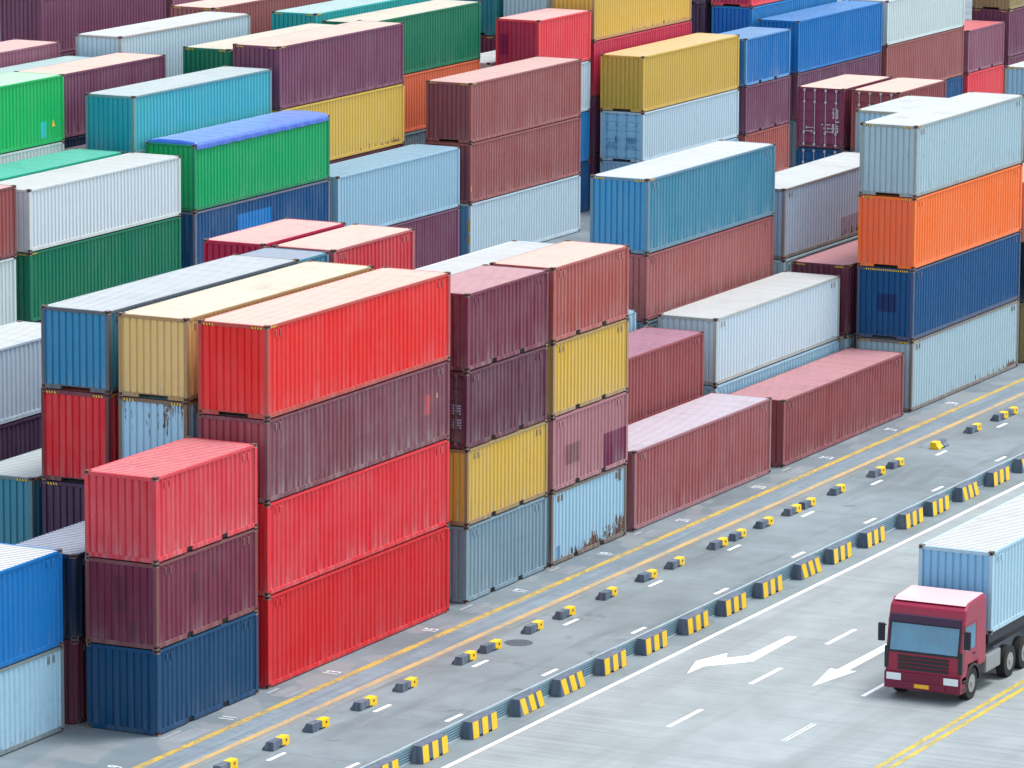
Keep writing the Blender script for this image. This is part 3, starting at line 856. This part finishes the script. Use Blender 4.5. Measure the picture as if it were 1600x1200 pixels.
def stencils(root, L, blocks, rnd, mat):
    """rows of small white stencilled marks on the door: blocks of (y0, y1, z0, z1, columns, rows)"""
    mb = MB(); x = -L / 2 - .002 + .0
    for (y0, y1, z0, z1, nc, nr) in blocks:
        for i in range(nc):
            for j in range(nr):
                if rnd.random() < .12: continue
                a = y0 + (y1 - y0) * i / nc; b = y0 + (y1 - y0) * (i + .74) / nc
                c = z0 + (z1 - z0) * j / nr; d = z0 + (z1 - z0) * (j + .62) / nr
                mb.quad([(x, a, c), (x, b, c), (x, b, d), (x, a, d)])
    mb_ = mb.mesh('stencil_mark', [mat], normals=False)
    o = obj('stencil_mark', mb_, root); return o
rnd = random.Random(5)
xo = .028
def shift(o, d): o.location.x += d
t = find('short maroon container with white door rods and white stencils on its doors')
shift(stencils(t, L2, [(-.72, -.62, 1.45, 1.95, 2, 9), (-.92, -.82, 1.45, 1.95, 2, 9), (-.98, -.78, 1.28, 1.34, 1, 1), (-.72, -.6, .78, 1.2, 2, 8), (-.93, -.8, .78, 1.2, 2, 7),
                       (-.25, -.05, 1.12, 1.18, 2, 1), (-.52, -.3, 1.12, 1.18, 2, 1), (-.25, -.14, .95, 1.0, 1, 1), (-.5, -.36, .95, 1.0, 2, 1)], rnd, M_WHT), .024)
t = find('short dark purple maroon container with white stencilled doors facing the red stack')
shift(stencils(t, L2, [(-.98, -.66, 1.15, 1.5, 4, 4), (-1.0, -.66, .68, 1.02, 4, 4)], rnd, plain('grey stencil', rgb(170, 176, 205), .6)), .024)
t = find('whitish container with light blue doors below the big yellow one')
shift(stencils(t, L4, [(.22, .4, .95, 1.3, 2, 6)], rnd, plain('dark stencil', rgb(60, 96, 128), .6)), .024)
shift(stencils(t, L4, [(-.85, -.25, 1.0, 1.3, 5, 4)], rnd, plain('blue stencil', rgb(84, 132, 170), .6)), .024)

# ------------------------------------------------------------------ ground
def ground_mat(name, base, kind):
    m, nt = nt_new(name)
    b = N(nt, 'ShaderNodeBsdfPrincipled'); out = N(nt, 'ShaderNodeOutputMaterial'); tc = N(nt, 'ShaderNodeTexCoord')
    V = tc.outputs['Object']
    b.inputs['Specular IOR Level'].default_value = .25
    big = noise(nt, V, .16, 5, .6); mid = noise(nt, V, .9, 5, .62); fine = noise(nt, V, 30, 3, .7)
    dk = tuple(x * .72 for x in base[:3]) + (1,); lt = tuple(min(.8, x * 1.35) for x in base[:3]) + (1,)
    c = mixc(nt, ramp(nt, .38, .62, big), dk, lt)
    c = mixc(nt, .45, c, mixc(nt, ramp(nt, .3, .7, mid), dk, lt))
    if kind == 'asphalt':
        st = noise(nt, V, 1., 4, .6, (.12, .9, 1))           # traffic streaks along the lane
        c = mixc(nt, ramp(nt, .52, .74, st), c, tuple(x * .62 for x in base[:3]) + (1,))
        cr = noise(nt, V, 1., 4, .7, (1.6, .22, 1))
        c = mixc(nt, math_(nt, 'MULTIPLY', ramp(nt, .58, .7, cr), .5), c, lt)
        oil = noise(nt, V, .55, 4, .7)
        c = mixc(nt, math_(nt, 'MULTIPLY', ramp(nt, .62, .72, oil), .55), c, (.03, .035, .04, 1))
        # slab joints across the lane
        sx = N(nt, 'ShaderNodeSeparateXYZ'); nt.links.new(V, sx.inputs[0])
        fr = math_(nt, 'FRACT', math_(nt, 'DIVIDE', sx.outputs[0], 6.6), 0)
        c = mixc(nt, math_(nt, 'MULTIPLY', math_(nt, 'LESS_THAN', fr, .008), .35), c, (.03, .03, .035, 1))
    elif kind == 'concrete':
        gr = noise(nt, V, 1., 3, .8, (11., .07, 1))         # broomed grooves across the road
        gr2 = noise(nt, V, 1., 3, .7, (4.0, .03, 1))
        c = mixc(nt, math_(nt, 'MULTIPLY', ramp(nt, .46, .60, gr), .6), c, lt)
        c = mixc(nt, math_(nt, 'MULTIPLY', ramp(nt, .5, .6, gr2), .22), c, dk)
        wh = noise(nt, V, 1., 4, .55, (.05, .75, 1))          # wheel tracks
        c = mixc(nt, math_(nt, 'MULTIPLY', ramp(nt, .5, .70, wh), .6), c, dk)
        sx = N(nt, 'ShaderNodeSeparateXYZ'); nt.links.new(V, sx.inputs[0])
        fr = math_(nt, 'FRACT', math_(nt, 'DIVIDE', sx.outputs[0], 5.0), 0)
        c = mixc(nt, math_(nt, 'MULTIPLY', math_(nt, 'LESS_THAN', fr, .006), .25), c, dk)
    elif kind == 'runway':
        st = noise(nt, V, 1., 4, .65, (.10, 3.2, 1))
        c = mixc(nt, ramp(nt, .45, .7, st), c, dk)
        st2 = noise(nt, V, 1., 3, .6, (5., 1.6, 1))
        c = mixc(nt, math_(nt, 'MULTIPLY', ramp(nt, .56, .66, st2), .6), c, tuple(x * .55 for x in base[:3]) + (1,))
        st3 = noise(nt, V, 1., 3, .6, (.25, 7., 1))
        c = mixc(nt, math_(nt, 'MULTIPLY', ramp(nt, .55, .7, st3), .6), c, lt)
    elif kind == 'apron':
        pt = noise(nt, V, 1., 2, .4, (.35, .5, 1))
        c = mixc(nt, ramp(nt, .55, .57, pt), c, mixc(nt, .5, c, (.26, .26, .27, 1)))
        st = noise(nt, V, 1., 4, .6, (.6, .15, 1))
        c = mixc(nt, math_(nt, 'MULTIPLY', ramp(nt, .5, .7, st), .5), c, dk)
    c = mixc(nt, .18, c, mixc(nt, fine, tuple(x * .5 for x in base[:3]) + (1,), lt))
    nt.links.new(c, b.inputs['Base Color'])
    nt.links.new(ramp(nt, .3, .7, mid, .62, .88), b.inputs['Roughness'])
    bp = N(nt, 'ShaderNodeBump'); bp.inputs['Strength'].default_value = .25; bp.inputs['Distance'].default_value = .01
    nt.links.new(fine, bp.inputs['Height']); nt.links.new(bp.outputs[0], b.inputs['Normal'])
    nt.links.new(b.outputs[0], out.inputs[0])
    return m

def sheet(name, x0, x1, y0, y1, z, mat, parent=None, kind=None):
    mb = MB(); mb.quad([(x0, y0, 0), (x1, y0, 0), (x1, y1, 0), (x0, y1, 0)])
    o = obj(name, mb.mesh(name, [mat], normals=False), parent, None, (0, 0, z))
    if kind: o['kind'] = kind
    return o

M_ASPH = ground_mat('worn asphalt', rgb(116, 126, 131), 'asphalt')
M_APR = ground_mat('stacking apron', rgb(106, 117, 124), 'apron')
M_RUN = ground_mat('runway slab', rgb(114, 127, 137), 'runway')
M_CONC = ground_mat('grooved concrete', rgb(136, 143, 145), 'concrete')
ground = sheet('ground', -700, 900, -700, 900, 0, M_APR, None, 'structure')
lane = sheet('truck_lane', -60, 260, -9.02, -2.88, .002, M_ASPH, None, 'structure')
runway = sheet('crane_runway', -60, 260, -2.88, -1.42, .002, M_RUN, None, 'structure')
road = sheet('road', -60, 260, -60, -9.02, .002, M_CONC, None, 'structure')

def worn(name, c, wear=.35, under=(.2, .2, .21, 1), sc=6.):
    m, nt = nt_new(name)
    b = N(nt, 'ShaderNodeBsdfPrincipled'); out = N(nt, 'ShaderNodeOutputMaterial'); tc = N(nt, 'ShaderNodeTexCoord')
    n = noise(nt, tc.outputs['Object'], 1., 6, .72, (sc * .5, sc * 2, sc)); n2 = noise(nt, tc.outputs['Object'], .7, 4, .6)
    f = ramp(nt, .50 - wear * .2, .62, math_(nt, 'ADD', n, math_(nt, 'MULTIPLY', math_(nt, 'SUBTRACT', n2, .5), .6)), 0, min(1, wear * 2))
    nt.links.new(mixc(nt, f, c, under), b.inputs['Base Color'])
    b.inputs['Roughness'].default_value = .75
    nt.links.new(b.outputs[0], out.inputs[0]); return m
M_LWHITE = worn('road white', rgb(236, 236, 236), .12)
M_FWHITE = worn('faded road white', rgb(214, 218, 222), .35, (.30, .32, .34, 1))
M_PAD = ground_mat('pad concrete', rgb(124, 130, 136), 'runway')
M_TICK = worn('dull white', rgb(150, 156, 160), .5, (.22, .23, .24, 1))
M_LYEL = worn('worn line yellow', rgb(190, 158, 50), .48, (.20, .17, .12, 1))
M_LYEL2 = worn('faded line yellow', rgb(188, 154, 88), .42, (.22, .22, .22, 1))
M_RYEL = worn('road yellow', rgb(190, 166, 54), .4, (.22, .20, .12, 1))
M_BEI = ground_mat('beige kerb strip', rgb(124, 128, 128), 'runway')

def strip(name, x0, x1, y0, y1, mat, parent, z=.004):
    return sheet(name, x0, x1, y0, y1, z, mat, parent)
strip('yellow_line', -60, 260, -1.42, -1.17, M_LYEL, runway)
strip('yellow_line', -60, 260, -2.58, -2.34, M_LYEL2, runway)
strip('edge_strip', -60, 260, -2.87, -2.60, M_BEI, runway, .003)
strip('edge_line', -60, 260, -9.20, -9.04, M_LWHITE, road)
strip('yellow_line', -60, 260, -20.25, -20.07, M_RYEL, road)
strip('yellow_line', -60, 260, -20.60, -20.42, M_RYEL, road)
for k in range(-3, 16):
    x = 5.63 + 6.58 * k
    strip('lane_dash', x, x + 1.02, -4.29, -4.15, M_LWHITE, lane)
    strip('lane_dash', x - .05, x + .98, -6.74, -6.60, M_LWHITE, lane)
for k in range(-1, 12):
    x = 8.1 + 6.08 * k
    if k >= 0: strip('lane_dash', x, x + 2.4, -12.90, -12.74, M_LWHITE, road)
    if k == 0:
        strip('lane_dash', x, x + 2.35, -16.50, -16.45, M_FWHITE, road); strip('lane_dash', x, x + 2.35, -16.61, -16.57, M_LWHITE, road)
    elif k > 0: strip('lane_dash', x + .15, x + 2.5, -16.57, -16.42, M_LWHITE, road)
def marking(name, pts, mat, parent, z=.004):
    mb = MB(); mb.quad([(p[0], p[1], 0) for p in pts])
    return obj(name, mb.mesh(name, [mat], normals=False), parent, None, (0, 0, z))
marking('lane_arrow', [(20.78, -11.58), (20.75, -11.27), (17.66, -11.23), (17.0, -10.76), (17.67, -10.50), (16.17, -10.08), (14.53, -10.52), (15.63, -10.60), (16.95, -11.69)], M_LWHITE, road)
marking('lane_arrow', [(21.2, -14.82), (21.2, -14.48), (17.22, -14.46), (17.25, -14.20), (14.8, -14.62), (17.27, -15.08), (17.24, -14.82)], M_LWHITE, road)
# slot numbers painted beside the stacks
def number(s, x, y):
    cu = bpy.data.curves.new('slot_number', 'FONT'); cu.body = s; cu.size = .68; cu.offset = .008; cu.align_x = 'CENTER'; cu.align_y = 'CENTER'
    cu.resolution_u = 3
    o = bpy.data.objects.new('slot_number', cu); col.objects.link(o)
    bpy.context.view_layer.update()
    me = bpy.data.meshes.new_from_object(o.evaluated_get(bpy.context.evaluated_depsgraph_get()))
    bpy.data.objects.remove(o)
    me.materials.clear(); me.materials.append(M_FWHITE)
    n = obj('slot_number', me, ground, None, (x, y, .004)); n.scale = (.68, 1.05, 1)
for s, x in zip(range(11, 31, 2), (2.94, 9.5, 16.15, 22.74, 29.4, 35.95, 42.75, 49.25, 55.85, 62.41)):
    number(str(s), x, -.72)
number('9', -3.6, -.72)
# short white slot corner ticks and concrete pads beside the front row
for x0, x1 in ((-.2, .95), (6.2, 6.9), (19.2, 20.1), (26.0, 26.7), (32.8, 33.4), (46.0, 46.8), (72.2, 73.0)):
    strip('slot_tick', x0, x1, -.28, -.16, M_TICK, ground)
    strip('concrete_pad', x0 - .2, x1 + .5, -1.06, -.40, M_PAD, ground, .003)

# cobbled round cover in the lane
mb = MB(); mb.cyl((0, 0, .004), 'z', .46, .012, 32)
mh = obj('manhole_cover', mb.mesh('manhole_cover'), None, plain('cast iron', rgb(88, 98, 108), .8, .2, .4, .6, 14), (15.85, -4.02, .0))
mh['label'] = 'round dark manhole cover in the asphalt beside the small blocks'; mh['category'] = 'manhole cover'

# ------------------------------------------------------------------ barriers
M_BDK = paint('dark barrier paint', rgb(78, 92, 110), .5, .4, .05)
M_BYL = paint('yellow barrier paint', rgb(246, 190, 8), .25, .22, .04)
# small wheel stop blocks with a yellow half
LB, HB = 1.0, .265
prof = [(.0, 0.), (.015, .0), (.0, .0)]
pf_ = [(-.15, .0), (-.135, HB), (.10, HB), (.13, .17), (.22, .07), (.23, 0.)]
def arch(mb, x0, x1, poly, mi=0): mb.prism(poly, 'x', x0, x1, mi)
mb = MB()
mb.prism(pf_, 'x', -LB / 2, -.14); lift = [(y, max(z, .055)) for y, z in pf_]; mb.prism(lift, 'x', -.14, .06)
ME_SB = mb.mesh('block_body', bevel=.012)
mb = MB()
pf2 = [(-.155, .0), (-.14, HB + .004), (.105, HB + .004), (.135, .17), (.225, .07), (.235, .0)]
lift2 = [(y, max(z, .05)) for y, z in pf2]
mb.prism(lift2, 'x', .06, .24); mb.prism(pf2, 'x', .24, LB / 2)
ME_SY = mb.mesh('yellow_end', bevel=.012)
mb = MB(); mb.cyl((0, 0, 0), 'y', .035, .01, 12); ME_HOLE = mb.mesh('lifting_hole', [M_DARK])  # flat black disc, the shade of a hole painted on
SX = [-3.05, .02, 2.46, 5.47, 8.16, 12.19, 13.97, 17.04, 19.40, 22.68, 25.80, 28.11, 31.73, 33.38, 35.77, 38.31, 39.67, 42.52, 46.39, 48.27, 52.72, 56.44, 59.42, 60.52]
wh = ['first', 'second', 'third', 'fourth', 'fifth', 'sixth', 'seventh', 'eighth', 'ninth', 'tenth', 'eleventh', 'twelfth', 'thirteenth', 'fourteenth', 'fifteenth',
      'sixteenth', 'seventeenth', 'eighteenth', 'nineteenth', 'twentieth', 'twenty first', 'twenty second', 'twenty third', 'twenty fourth']
for i, x in enumerate(SX):
    lab = 'dark kerb block with yellow right end, %s from bottom left in its row' % wh[i]
    rz = random.uniform(-.04, .04)
    if i == 20: lab = 'low kerb block turned around so that its yellow end points left'; rz = PI - .05
    r = empty('kerb_block', (x + LB / 2 + .02, -3.70, .002), lab, 'kerb block', 'low kerb blocks along the truck lane', rz)
    obj('block_body', ME_SB, r, M_BDK); obj('yellow_end', ME_SY, r, M_BYL)
    obj('lifting_hole', ME_HOLE, r, None, (.30, -.152, .17))
# tall tapered barriers with yellow stripes
LT, HT = 1.62, .53

mb = MB()
cuts = [(-LT / 2, -.41, 0.), (-.41, -.175, .075), (-.175, .19, 0.), (.19, .42, .075), (.42, LT / 2, 0.)]
for a, b, zc in cuts:
    t_ = zc / HT; y0 = -.215 + .05 * t_; y1 = .215 - .10 * t_
    mb.prism([(y0, zc), (-.165, HT), (.115, HT), (y1, zc)], 'x', a, b)
ME_TB = mb.mesh('barrier_body', bevel=0)
def stripe_mesh(x0, w, slant):
    mb = MB(); s = slant; o = .004
    zb = .015; zt_ = HT - .012
    def Y(z): return -.215 + .05 * z / HT
    f = [(x0 + s, Y(zb) - o, zb), (x0 + w + s, Y(zb) - o, zb), (x0 + w, Y(zt_) - o, zt_), (x0, Y(zt_) - o, zt_)]
    bk = [(p[0], p[1] + .008, p[2]) for p in f]
    mb.quad(f); mb.quad(bk[::-1])
    for k in range(4): mb.quad([f[k], bk[k], bk[(k + 1) % 4], f[(k + 1) % 4]][::-1])
    return mb.mesh('stripe')
def stripe_cut(x0, w, slant):
    return stripe_mesh(x0, w, slant)
ME_ST = [stripe_cut(-LT / 2 + .04, .35, 0), stripe_cut(-.165, .35, 0), stripe_cut(.43, .35, 0)]
ME_SL = [stripe_cut(-LT / 2 + .03, .34, .2), stripe_cut(-.21, .34, .2), stripe_cut(.33, .34, .2)]
TX = [.73 - 3.1 - 3.1, .73 - 3.1, .73, 3.94, 7.07, 9.91, 13.01, 16.09, 19.30, 22.35, 25.38, 28.66, 31.46, 34.51, 38.15, 40.71, 43.66, 46.89, 49.83, 53.0]
for i, x in enumerate(TX):
    sl = i in (4, 5, 11, 16, 18)
    lab = 'dark concrete barrier with %s yellow stripes, %s from the bottom of its row' % ('slanted' if sl else 'upright', wh[i])
    r = empty('road_barrier', (x + LT / 2, -8.20, .002), lab, 'barrier', 'striped concrete barriers along the road', random.uniform(-.012, .012))
    obj('barrier_body', ME_TB, r, M_BDK)
    for me in (ME_SL if sl else ME_ST): obj('stripe', me, r, M_BYL)
# low conductor rail fence behind the barriers
M_RAIL = plain('pale blue rail paint', rgb(164, 182, 190), .5, 0, .4, .2, 3)
M_WIRE = plain('teal conductor rail', rgb(126, 156, 170), .5, .0)
M_PANEL = plain('blue grey backing', rgb(96, 124, 138), .6, 0, .4, .15, 2)
fc = empty('rail_fence', (0, -7.95, .002), 'low pale blue rail fence running behind the striped barriers', 'fence')
mb = MB(); mb.box(-40, 140, -.03, .03, .47, .53); obj('top_rail', mb.mesh('top_rail'), fc, M_RAIL)
mb = MB(); mb.box(-40, 140, -.05, .05, 0, .05); obj('bottom_rail', mb.mesh('bottom_rail'), fc, M_RAIL)
for z in (.12, .20, .28, .36, .43):
    mb = MB(); mb.box(-40, 140, -.035, -.012, z - .016, z + .016); obj('conductor_rail', mb.mesh('conductor_rail'), fc, M_WIRE)
mb = MB(); mb.box(-40, 140, .0, .012, .05, .47); obj('back_panel', mb.mesh('back_panel'), fc, M_PANEL)
mb = MB(); mb.box(-.03, .03, -.01, .028, .05, .47); ME_FP = mb.mesh('post')
for k in range(-6, 22): obj('post', ME_FP, fc, M_RAIL, (1.5 + 3.1 * k, .03, 0))

# ------------------------------------------------------------------ truck
M_CAB = plain('maroon cab paint', rgb(146, 10, 54), .3, 0, .6, .12, 1.5)
M_CABR = plain('sunlit cab roof tone', rgb(212, 178, 180), .4, 0, .5)  # maroon roof drawn pale, the sunlight on it put into the colour
M_GLASS = plain('windscreen glass', rgb(50, 124, 160), .08, 0, .9, .45, .9)  # blue base colour imitates the sky reflected in the glass
M_VIS = plain('dark sun visor', rgb(52, 28, 56), .3)
M_BUMP = plain('bumper paint', rgb(110, 20, 52), .4)
M_RUB = plain('tyre rubber', (.016, .016, .018, 1), .85)
M_RIM = plain('wheel rim steel', rgb(150, 152, 158), .4, .5)
M_CHS = plain('chassis paint', rgb(30, 36, 48), .6)
M_LAMP = plain('headlamp glass', rgb(220, 226, 230), .15, 0, .9)
M_PLATE = plain('yellow number plate', rgb(230, 176, 40), .5)
TY = -18.36
tk = empty('semi_truck', (14.55, TY, .002), 'maroon cab over semi truck driving on the road at the lower right', 'truck')
hwid = 1.24
mb = MB()   # cab side profile (x,z), extruded across
cabp = [(.02, .55), (-.0, 1.05), (.02, 1.45), (.20, 2.42), (.34, 2.86), (.62, 3.05), (1.9, 3.12), (2.08, 3.0), (2.1, .95), (1.45, .95), (1.38, 1.15), (.62, 1.15), (.50, .55)]
mb.prism(cabp, 'y', -hwid, hwid)
cabm = mb.mesh('cab', bevel=.09)
obj('cab', cabm, tk, M_CAB)
M_TRIM = plain('black cab trim', (.02, .02, .024, 1), .5)
mb = MB()   # black frit round the windscreen and the dark seam below it
def fr_(z0_, z1_, y0_, y1_):
    w0, w1 = .02 + (z0_ - 1.45) * .1856, .02 + (z1_ - 1.45) * .1856
    mb.prism([(w0 - .012, z0_), (w1 - .012, z1_), (w1 + .03, z1_), (w0 + .03, z0_)], 'y', y0_, y1_)
fr_(1.45, 2.40, -1.17, 1.17)
obj('windscreen_frame', mb.mesh('windscreen_frame'), tk, M_TRIM)
for sy in (-1, 1):
    mb = MB(); mb.box(-.012, .10, min(sy * 1.13, sy * 1.262), max(sy * 1.13, sy * 1.262), .95, 1.62); obj('air_deflector', mb.mesh('air_deflector', bevel=.02), tk, M_TRIM)
    mb = MB(); y = sy * 1.252
    for z in (.42, .68): mb.box(.14, .52, min(y, sy * 1.1), max(y, sy * 1.1), z, z + .05)
    obj('step', mb.mesh('step'), tk, M_TRIM)
    mb = MB(); y = sy * 1.243   # door gap lines
    mb.box(.235, .250, min(y, sy * 1.2), max(y, sy * 1.2), 1.0, 2.42); mb.box(1.225, 1.240, min(y, sy * 1.2), max(y, sy * 1.2), 1.18, 2.42); mb.box(.235, 1.240, min(y, sy * 1.2), max(y, sy * 1.2), 2.42, 2.435)
    obj('door_seal', mb.mesh('door_seal'), tk, M_TRIM)
    mb = MB()
    for k in range(10):
        a0 = PI * k / 10; a1 = PI * (k + 1) / 10
        mb.quad([(1.0 + .62 * math.cos(a0), 0, .52 + .62 * math.sin(a0)), (1.0 + .62 * math.cos(a1), 0, .52 + .62 * math.sin(a1)), (1.0 + .54 * math.cos(a1), 0, .52 + .54 * math.sin(a1)), (1.0 + .54 * math.cos(a0), 0, .52 + .54 * math.sin(a0))])
        mb.quad([(1.0 + .62 * math.cos(a0), 0, .52 + .62 * math.sin(a0)), (1.0 + .62 * math.cos(a1), 0, .52 + .62 * math.sin(a1)), (1.0 + .62 * math.cos(a1), -sy * .34, .52 + .62 * math.sin(a1)), (1.0 + .62 * math.cos(a0), -sy * .34, .52 + .62 * math.sin(a0))])
    obj('wheel_arch', mb.mesh('wheel_arch'), tk, M_TRIM, (0, sy * 1.255, 0))
mb = MB(); mb.prism([(.44, 2.99), (.64, 3.075), (1.9, 3.145), (2.02, 3.07), (1.9, 3.05), (.66, 2.98)], 'y', -1.16, 1.16); obj('roof', mb.mesh('roof', bevel=.02), tk, M_CABR)
# windscreen
n_ = Vector((-.97, 0, .18)).normalized()
def wind(z): return .02 + (z - 1.45) * (.18 / .97)
mb = MB(); a, b = 1.52, 2.34
mb.prism([(wind(a) - .018, a), (wind(b) - .018, b), (wind(b) + .03, b), (wind(a) + .03, a)], 'y', -1.10, 1.10)
obj('windscreen', mb.mesh('windscreen', bevel=.008), tk, M_GLASS)
mb = MB()
for sy in (-1, 1): mb.box(.06, .09, sy * .5 - .42, sy * .5 + .30, 1.53, 1.545)
mb = MB(); mb.prism([(.10, 2.40), (.17, 2.60), (.22, 2.62), (.20, 2.40)], 'y', -1.15, 1.15); obj('sun_visor', mb.mesh('sun_visor'), tk, M_VIS)
for sy in (-1, 1):
    mb = MB(); y = sy * (hwid + .004)
    mb.box(.34, 1.12, min(y, y - sy * .03), max(y, y - sy * .03), 1.62, 2.36); obj('side_window', mb.mesh('side_window'), tk, M_GLASS)
    dr = MB(); y = sy * (hwid + .002)
    dr.box(.22, 1.24, min(y, y - sy * .02), max(y, y - sy * .02), 1.18, 1.58); d = obj('door', dr.mesh('door', bevel=.004), tk, M_CAB)
    hm = MB(); hm.box(.98, 1.14, min(y + sy * .03, y), max(y + sy * .03, y), 1.42, 1.46); obj('handle', hm.mesh('handle'), d, M_CHS)
    mm = MB(); y = sy * (hwid + .16); mm.box(.02, .12, y - .10, y + .10, 1.75, 2.30); mm.box(.06, .09, min(sy * hwid, y), max(sy * hwid, y), 2.24, 2.27)
    obj('mirror', mm.mesh('mirror', bevel=.012), tk, M_CHS)
    hl_ = MB(); hl_.box(-.055, .02, sy * .93 - .24, sy * .93 + .24, .60, .82); obj('headlight', hl_.mesh('headlight', bevel=.02), tk, M_LAMP)
mb = MB(); mb.box(-.05, .45, -1.24, 1.24, .34, .86); mb.box(-.09, -.04, -.75, .75, .36, .58); obj('bumper', mb.mesh('bumper', bevel=.03), tk, M_BUMP)
mb = MB()
for z in (.98, 1.10, 1.22, 1.34): mb.box(-.035, .03, -.82, .82, z - .04, z + .04)
obj('grille', mb.mesh('grille', bevel=.01), tk, M_TRIM)
mb = MB(); mb.box(-.10, -.088, -.24, .24, .42, .54); obj('number_plate', mb.mesh('number_plate'), tk, M_PLATE)
for sy in (-1, 1):
    mb = MB(); mb.cyl((-.07, sy * .45, 1.43), 'x', .001, .001); 
    mb = MB(); mb.box(.0, .035, sy * .45 - .33, sy * .45 + .33, 1.49, 1.515); obj('wiper', mb.mesh('wiper'), tk, M_CHS)
mb = MB(); mb.box(1.0, 15.2, -.55, -.35, .85, 1.15); mb.box(1.0, 15.2, .35, .55, .85, 1.15)
for x in (1.4, 3.0, 5.0, 7.5, 10, 12.5, 15): mb.box(x, x + .2, -.351, .351, .88, 1.12)
mb.box(2.45, 15.15, -1.18, -.98, 1.42, 1.69); mb.box(2.45, 15.15, .98, 1.18, 1.42, 1.69)
for x in (2.46, 5.5, 9, 12.2, 14.9): mb.box(x, x + .24, -.981, .981, 1.40, 1.66)
mb.box(2.8, 15.0, -.5, .5, 1.151, 1.40)
obj('chassis', mb.mesh('chassis'), tk, M_CHS)
for sy in (-1, 1):
    mb = MB(); mb.box(2.25, 3.5, min(sy * .62, sy * 1.2), max(sy * .62, sy * 1.2), .55, 1.1); obj('fuel_tank', mb.mesh('fuel_tank', bevel=.06), tk, M_RIM)
mb = MB(); mb.cyl((0, 0, 0), 'y', .50, .30, 28); ME_TY = mb.mesh('tyre', bevel=.03)
mb = MB(); mb.cyl((0, 0, 0), 'y', .28, .31, 20); mb.cyl((0, 0, 0), 'y', .10, .36, 14); ME_RM = mb.mesh('rim')
for x in (1.0, 4.3, 5.6, 11.2, 12.5, 13.8):
    for sy in (-1, 1):
        w = obj('wheel', ME_TY, tk, M_RUB, (x, sy * 1.06, .50)); obj('rim', ME_RM, w, M_RIM)
cc = container(14.55 + 2.55, TY - W / 2, 1.694, L4, H, rgb(160, 192, 208), 'light blue container with white roof carried on the maroon truck', roof=rf('white'), wear=(.4, .2, .04), chalk_glare=.7, group='containers carried on trucks', endc=rgb(124, 178, 212))

# ------------------------------------------------------------------ light, sky, camera
SUN_EL, SUN_AZ = math.radians(70), math.radians(-46)    # azimuth measured from +x towards +y
sd = Vector((math.cos(SUN_EL) * math.cos(SUN_AZ), math.cos(SUN_EL) * math.sin(SUN_AZ), math.sin(SUN_EL)))
ld = bpy.data.lights.new('sun', 'SUN'); ld.energy = 1.0; ld.angle = math.radians(16); ld.color = (1., .965, .91)
lo = bpy.data.objects.new('sun', ld); col.objects.link(lo); lo.location = (0, -40, 80)
lo.rotation_euler = sd.to_track_quat('Z', 'Y').to_euler()
w = bpy.data.worlds.new('World'); scn.world = w; w.use_nodes = True
nt = w.node_tree
for n in list(nt.nodes): nt.nodes.remove(n)
sk = nt.nodes.new('ShaderNodeTexSky'); sk.sky_type = 'NISHITA'; sk.sun_disc = False
sk.sun_elevation = SUN_EL; sk.sun_rotation = math.atan2(sd.x, sd.y)
sk.air_density = 1.0; sk.dust_density = 2.0; sk.ozone_density = 0.0; sk.altitude = 20
bg = nt.nodes.new('ShaderNodeBackground'); bg.inputs['Strength'].default_value = .15
wo = nt.nodes.new('ShaderNodeOutputWorld')
bw = nt.nodes.new('ShaderNodeRGBToBW'); nt.links.new(sk.outputs[0], bw.inputs[0])
nt.links.new(mixc(nt, 1., mixc(nt, .58, sk.outputs[0], bw.outputs[0]), (.98, 1.02, 1.0, 1), 'MULTIPLY'), bg.inputs['Color'])   # thin white overcast
nt.links.new(bg.outputs[0], wo.inputs['Surface'])

HAZE = 0.0
if HAZE:
    mb = MB(); mb.box(-160, 420, -160, 420, -1, 46)
    m, nt = nt_new('air haze'); out = N(nt, 'ShaderNodeOutputMaterial'); v = N(nt, 'ShaderNodeVolumePrincipled')
    v.inputs['Color'].default_value = (.86, .90, 1., 1); v.inputs['Density'].default_value = HAZE; v.inputs['Anisotropy'].default_value = .3
    nt.links.new(v.outputs[0], out.inputs['Volume'])
    hz = obj('haze', mb.mesh('haze', [m]), None); hz['kind'] = 'stuff'

cam = bpy.data.cameras.new('camera'); co = bpy.data.objects.new('camera', cam); col.objects.link(co)
YAW, TILT, ROLL = -1.11239043, 1.39403034, .00630696618
Rm = Matrix.Rotation(YAW, 4, 'Z') @ Matrix.Rotation(TILT, 4, 'X') @ Matrix.Rotation(ROLL, 4, 'Z')
co.matrix_world = Matrix.Translation((-121.462246, -71.4844798, 35.7292854)) @ Rm
cam.sensor_fit = 'HORIZONTAL'; cam.sensor_width = 36; cam.lens = 7672.53963 / 1600 * 36
cam.clip_start = 1; cam.clip_end = 3000
scn.camera = co

scn.view_settings.view_transform = 'Standard'
try: scn.view_settings.look = 'None'
except Exception: pass
scn.view_settings.exposure = 1.38; scn.view_settings.gamma = 1
scn.cycles.use_denoising = True
try: scn.cycles.denoiser = 'OPENIMAGEDENOISE'
except Exception: pass
scn.cycles.max_bounces = 6; scn.cycles.diffuse_bounces = 4
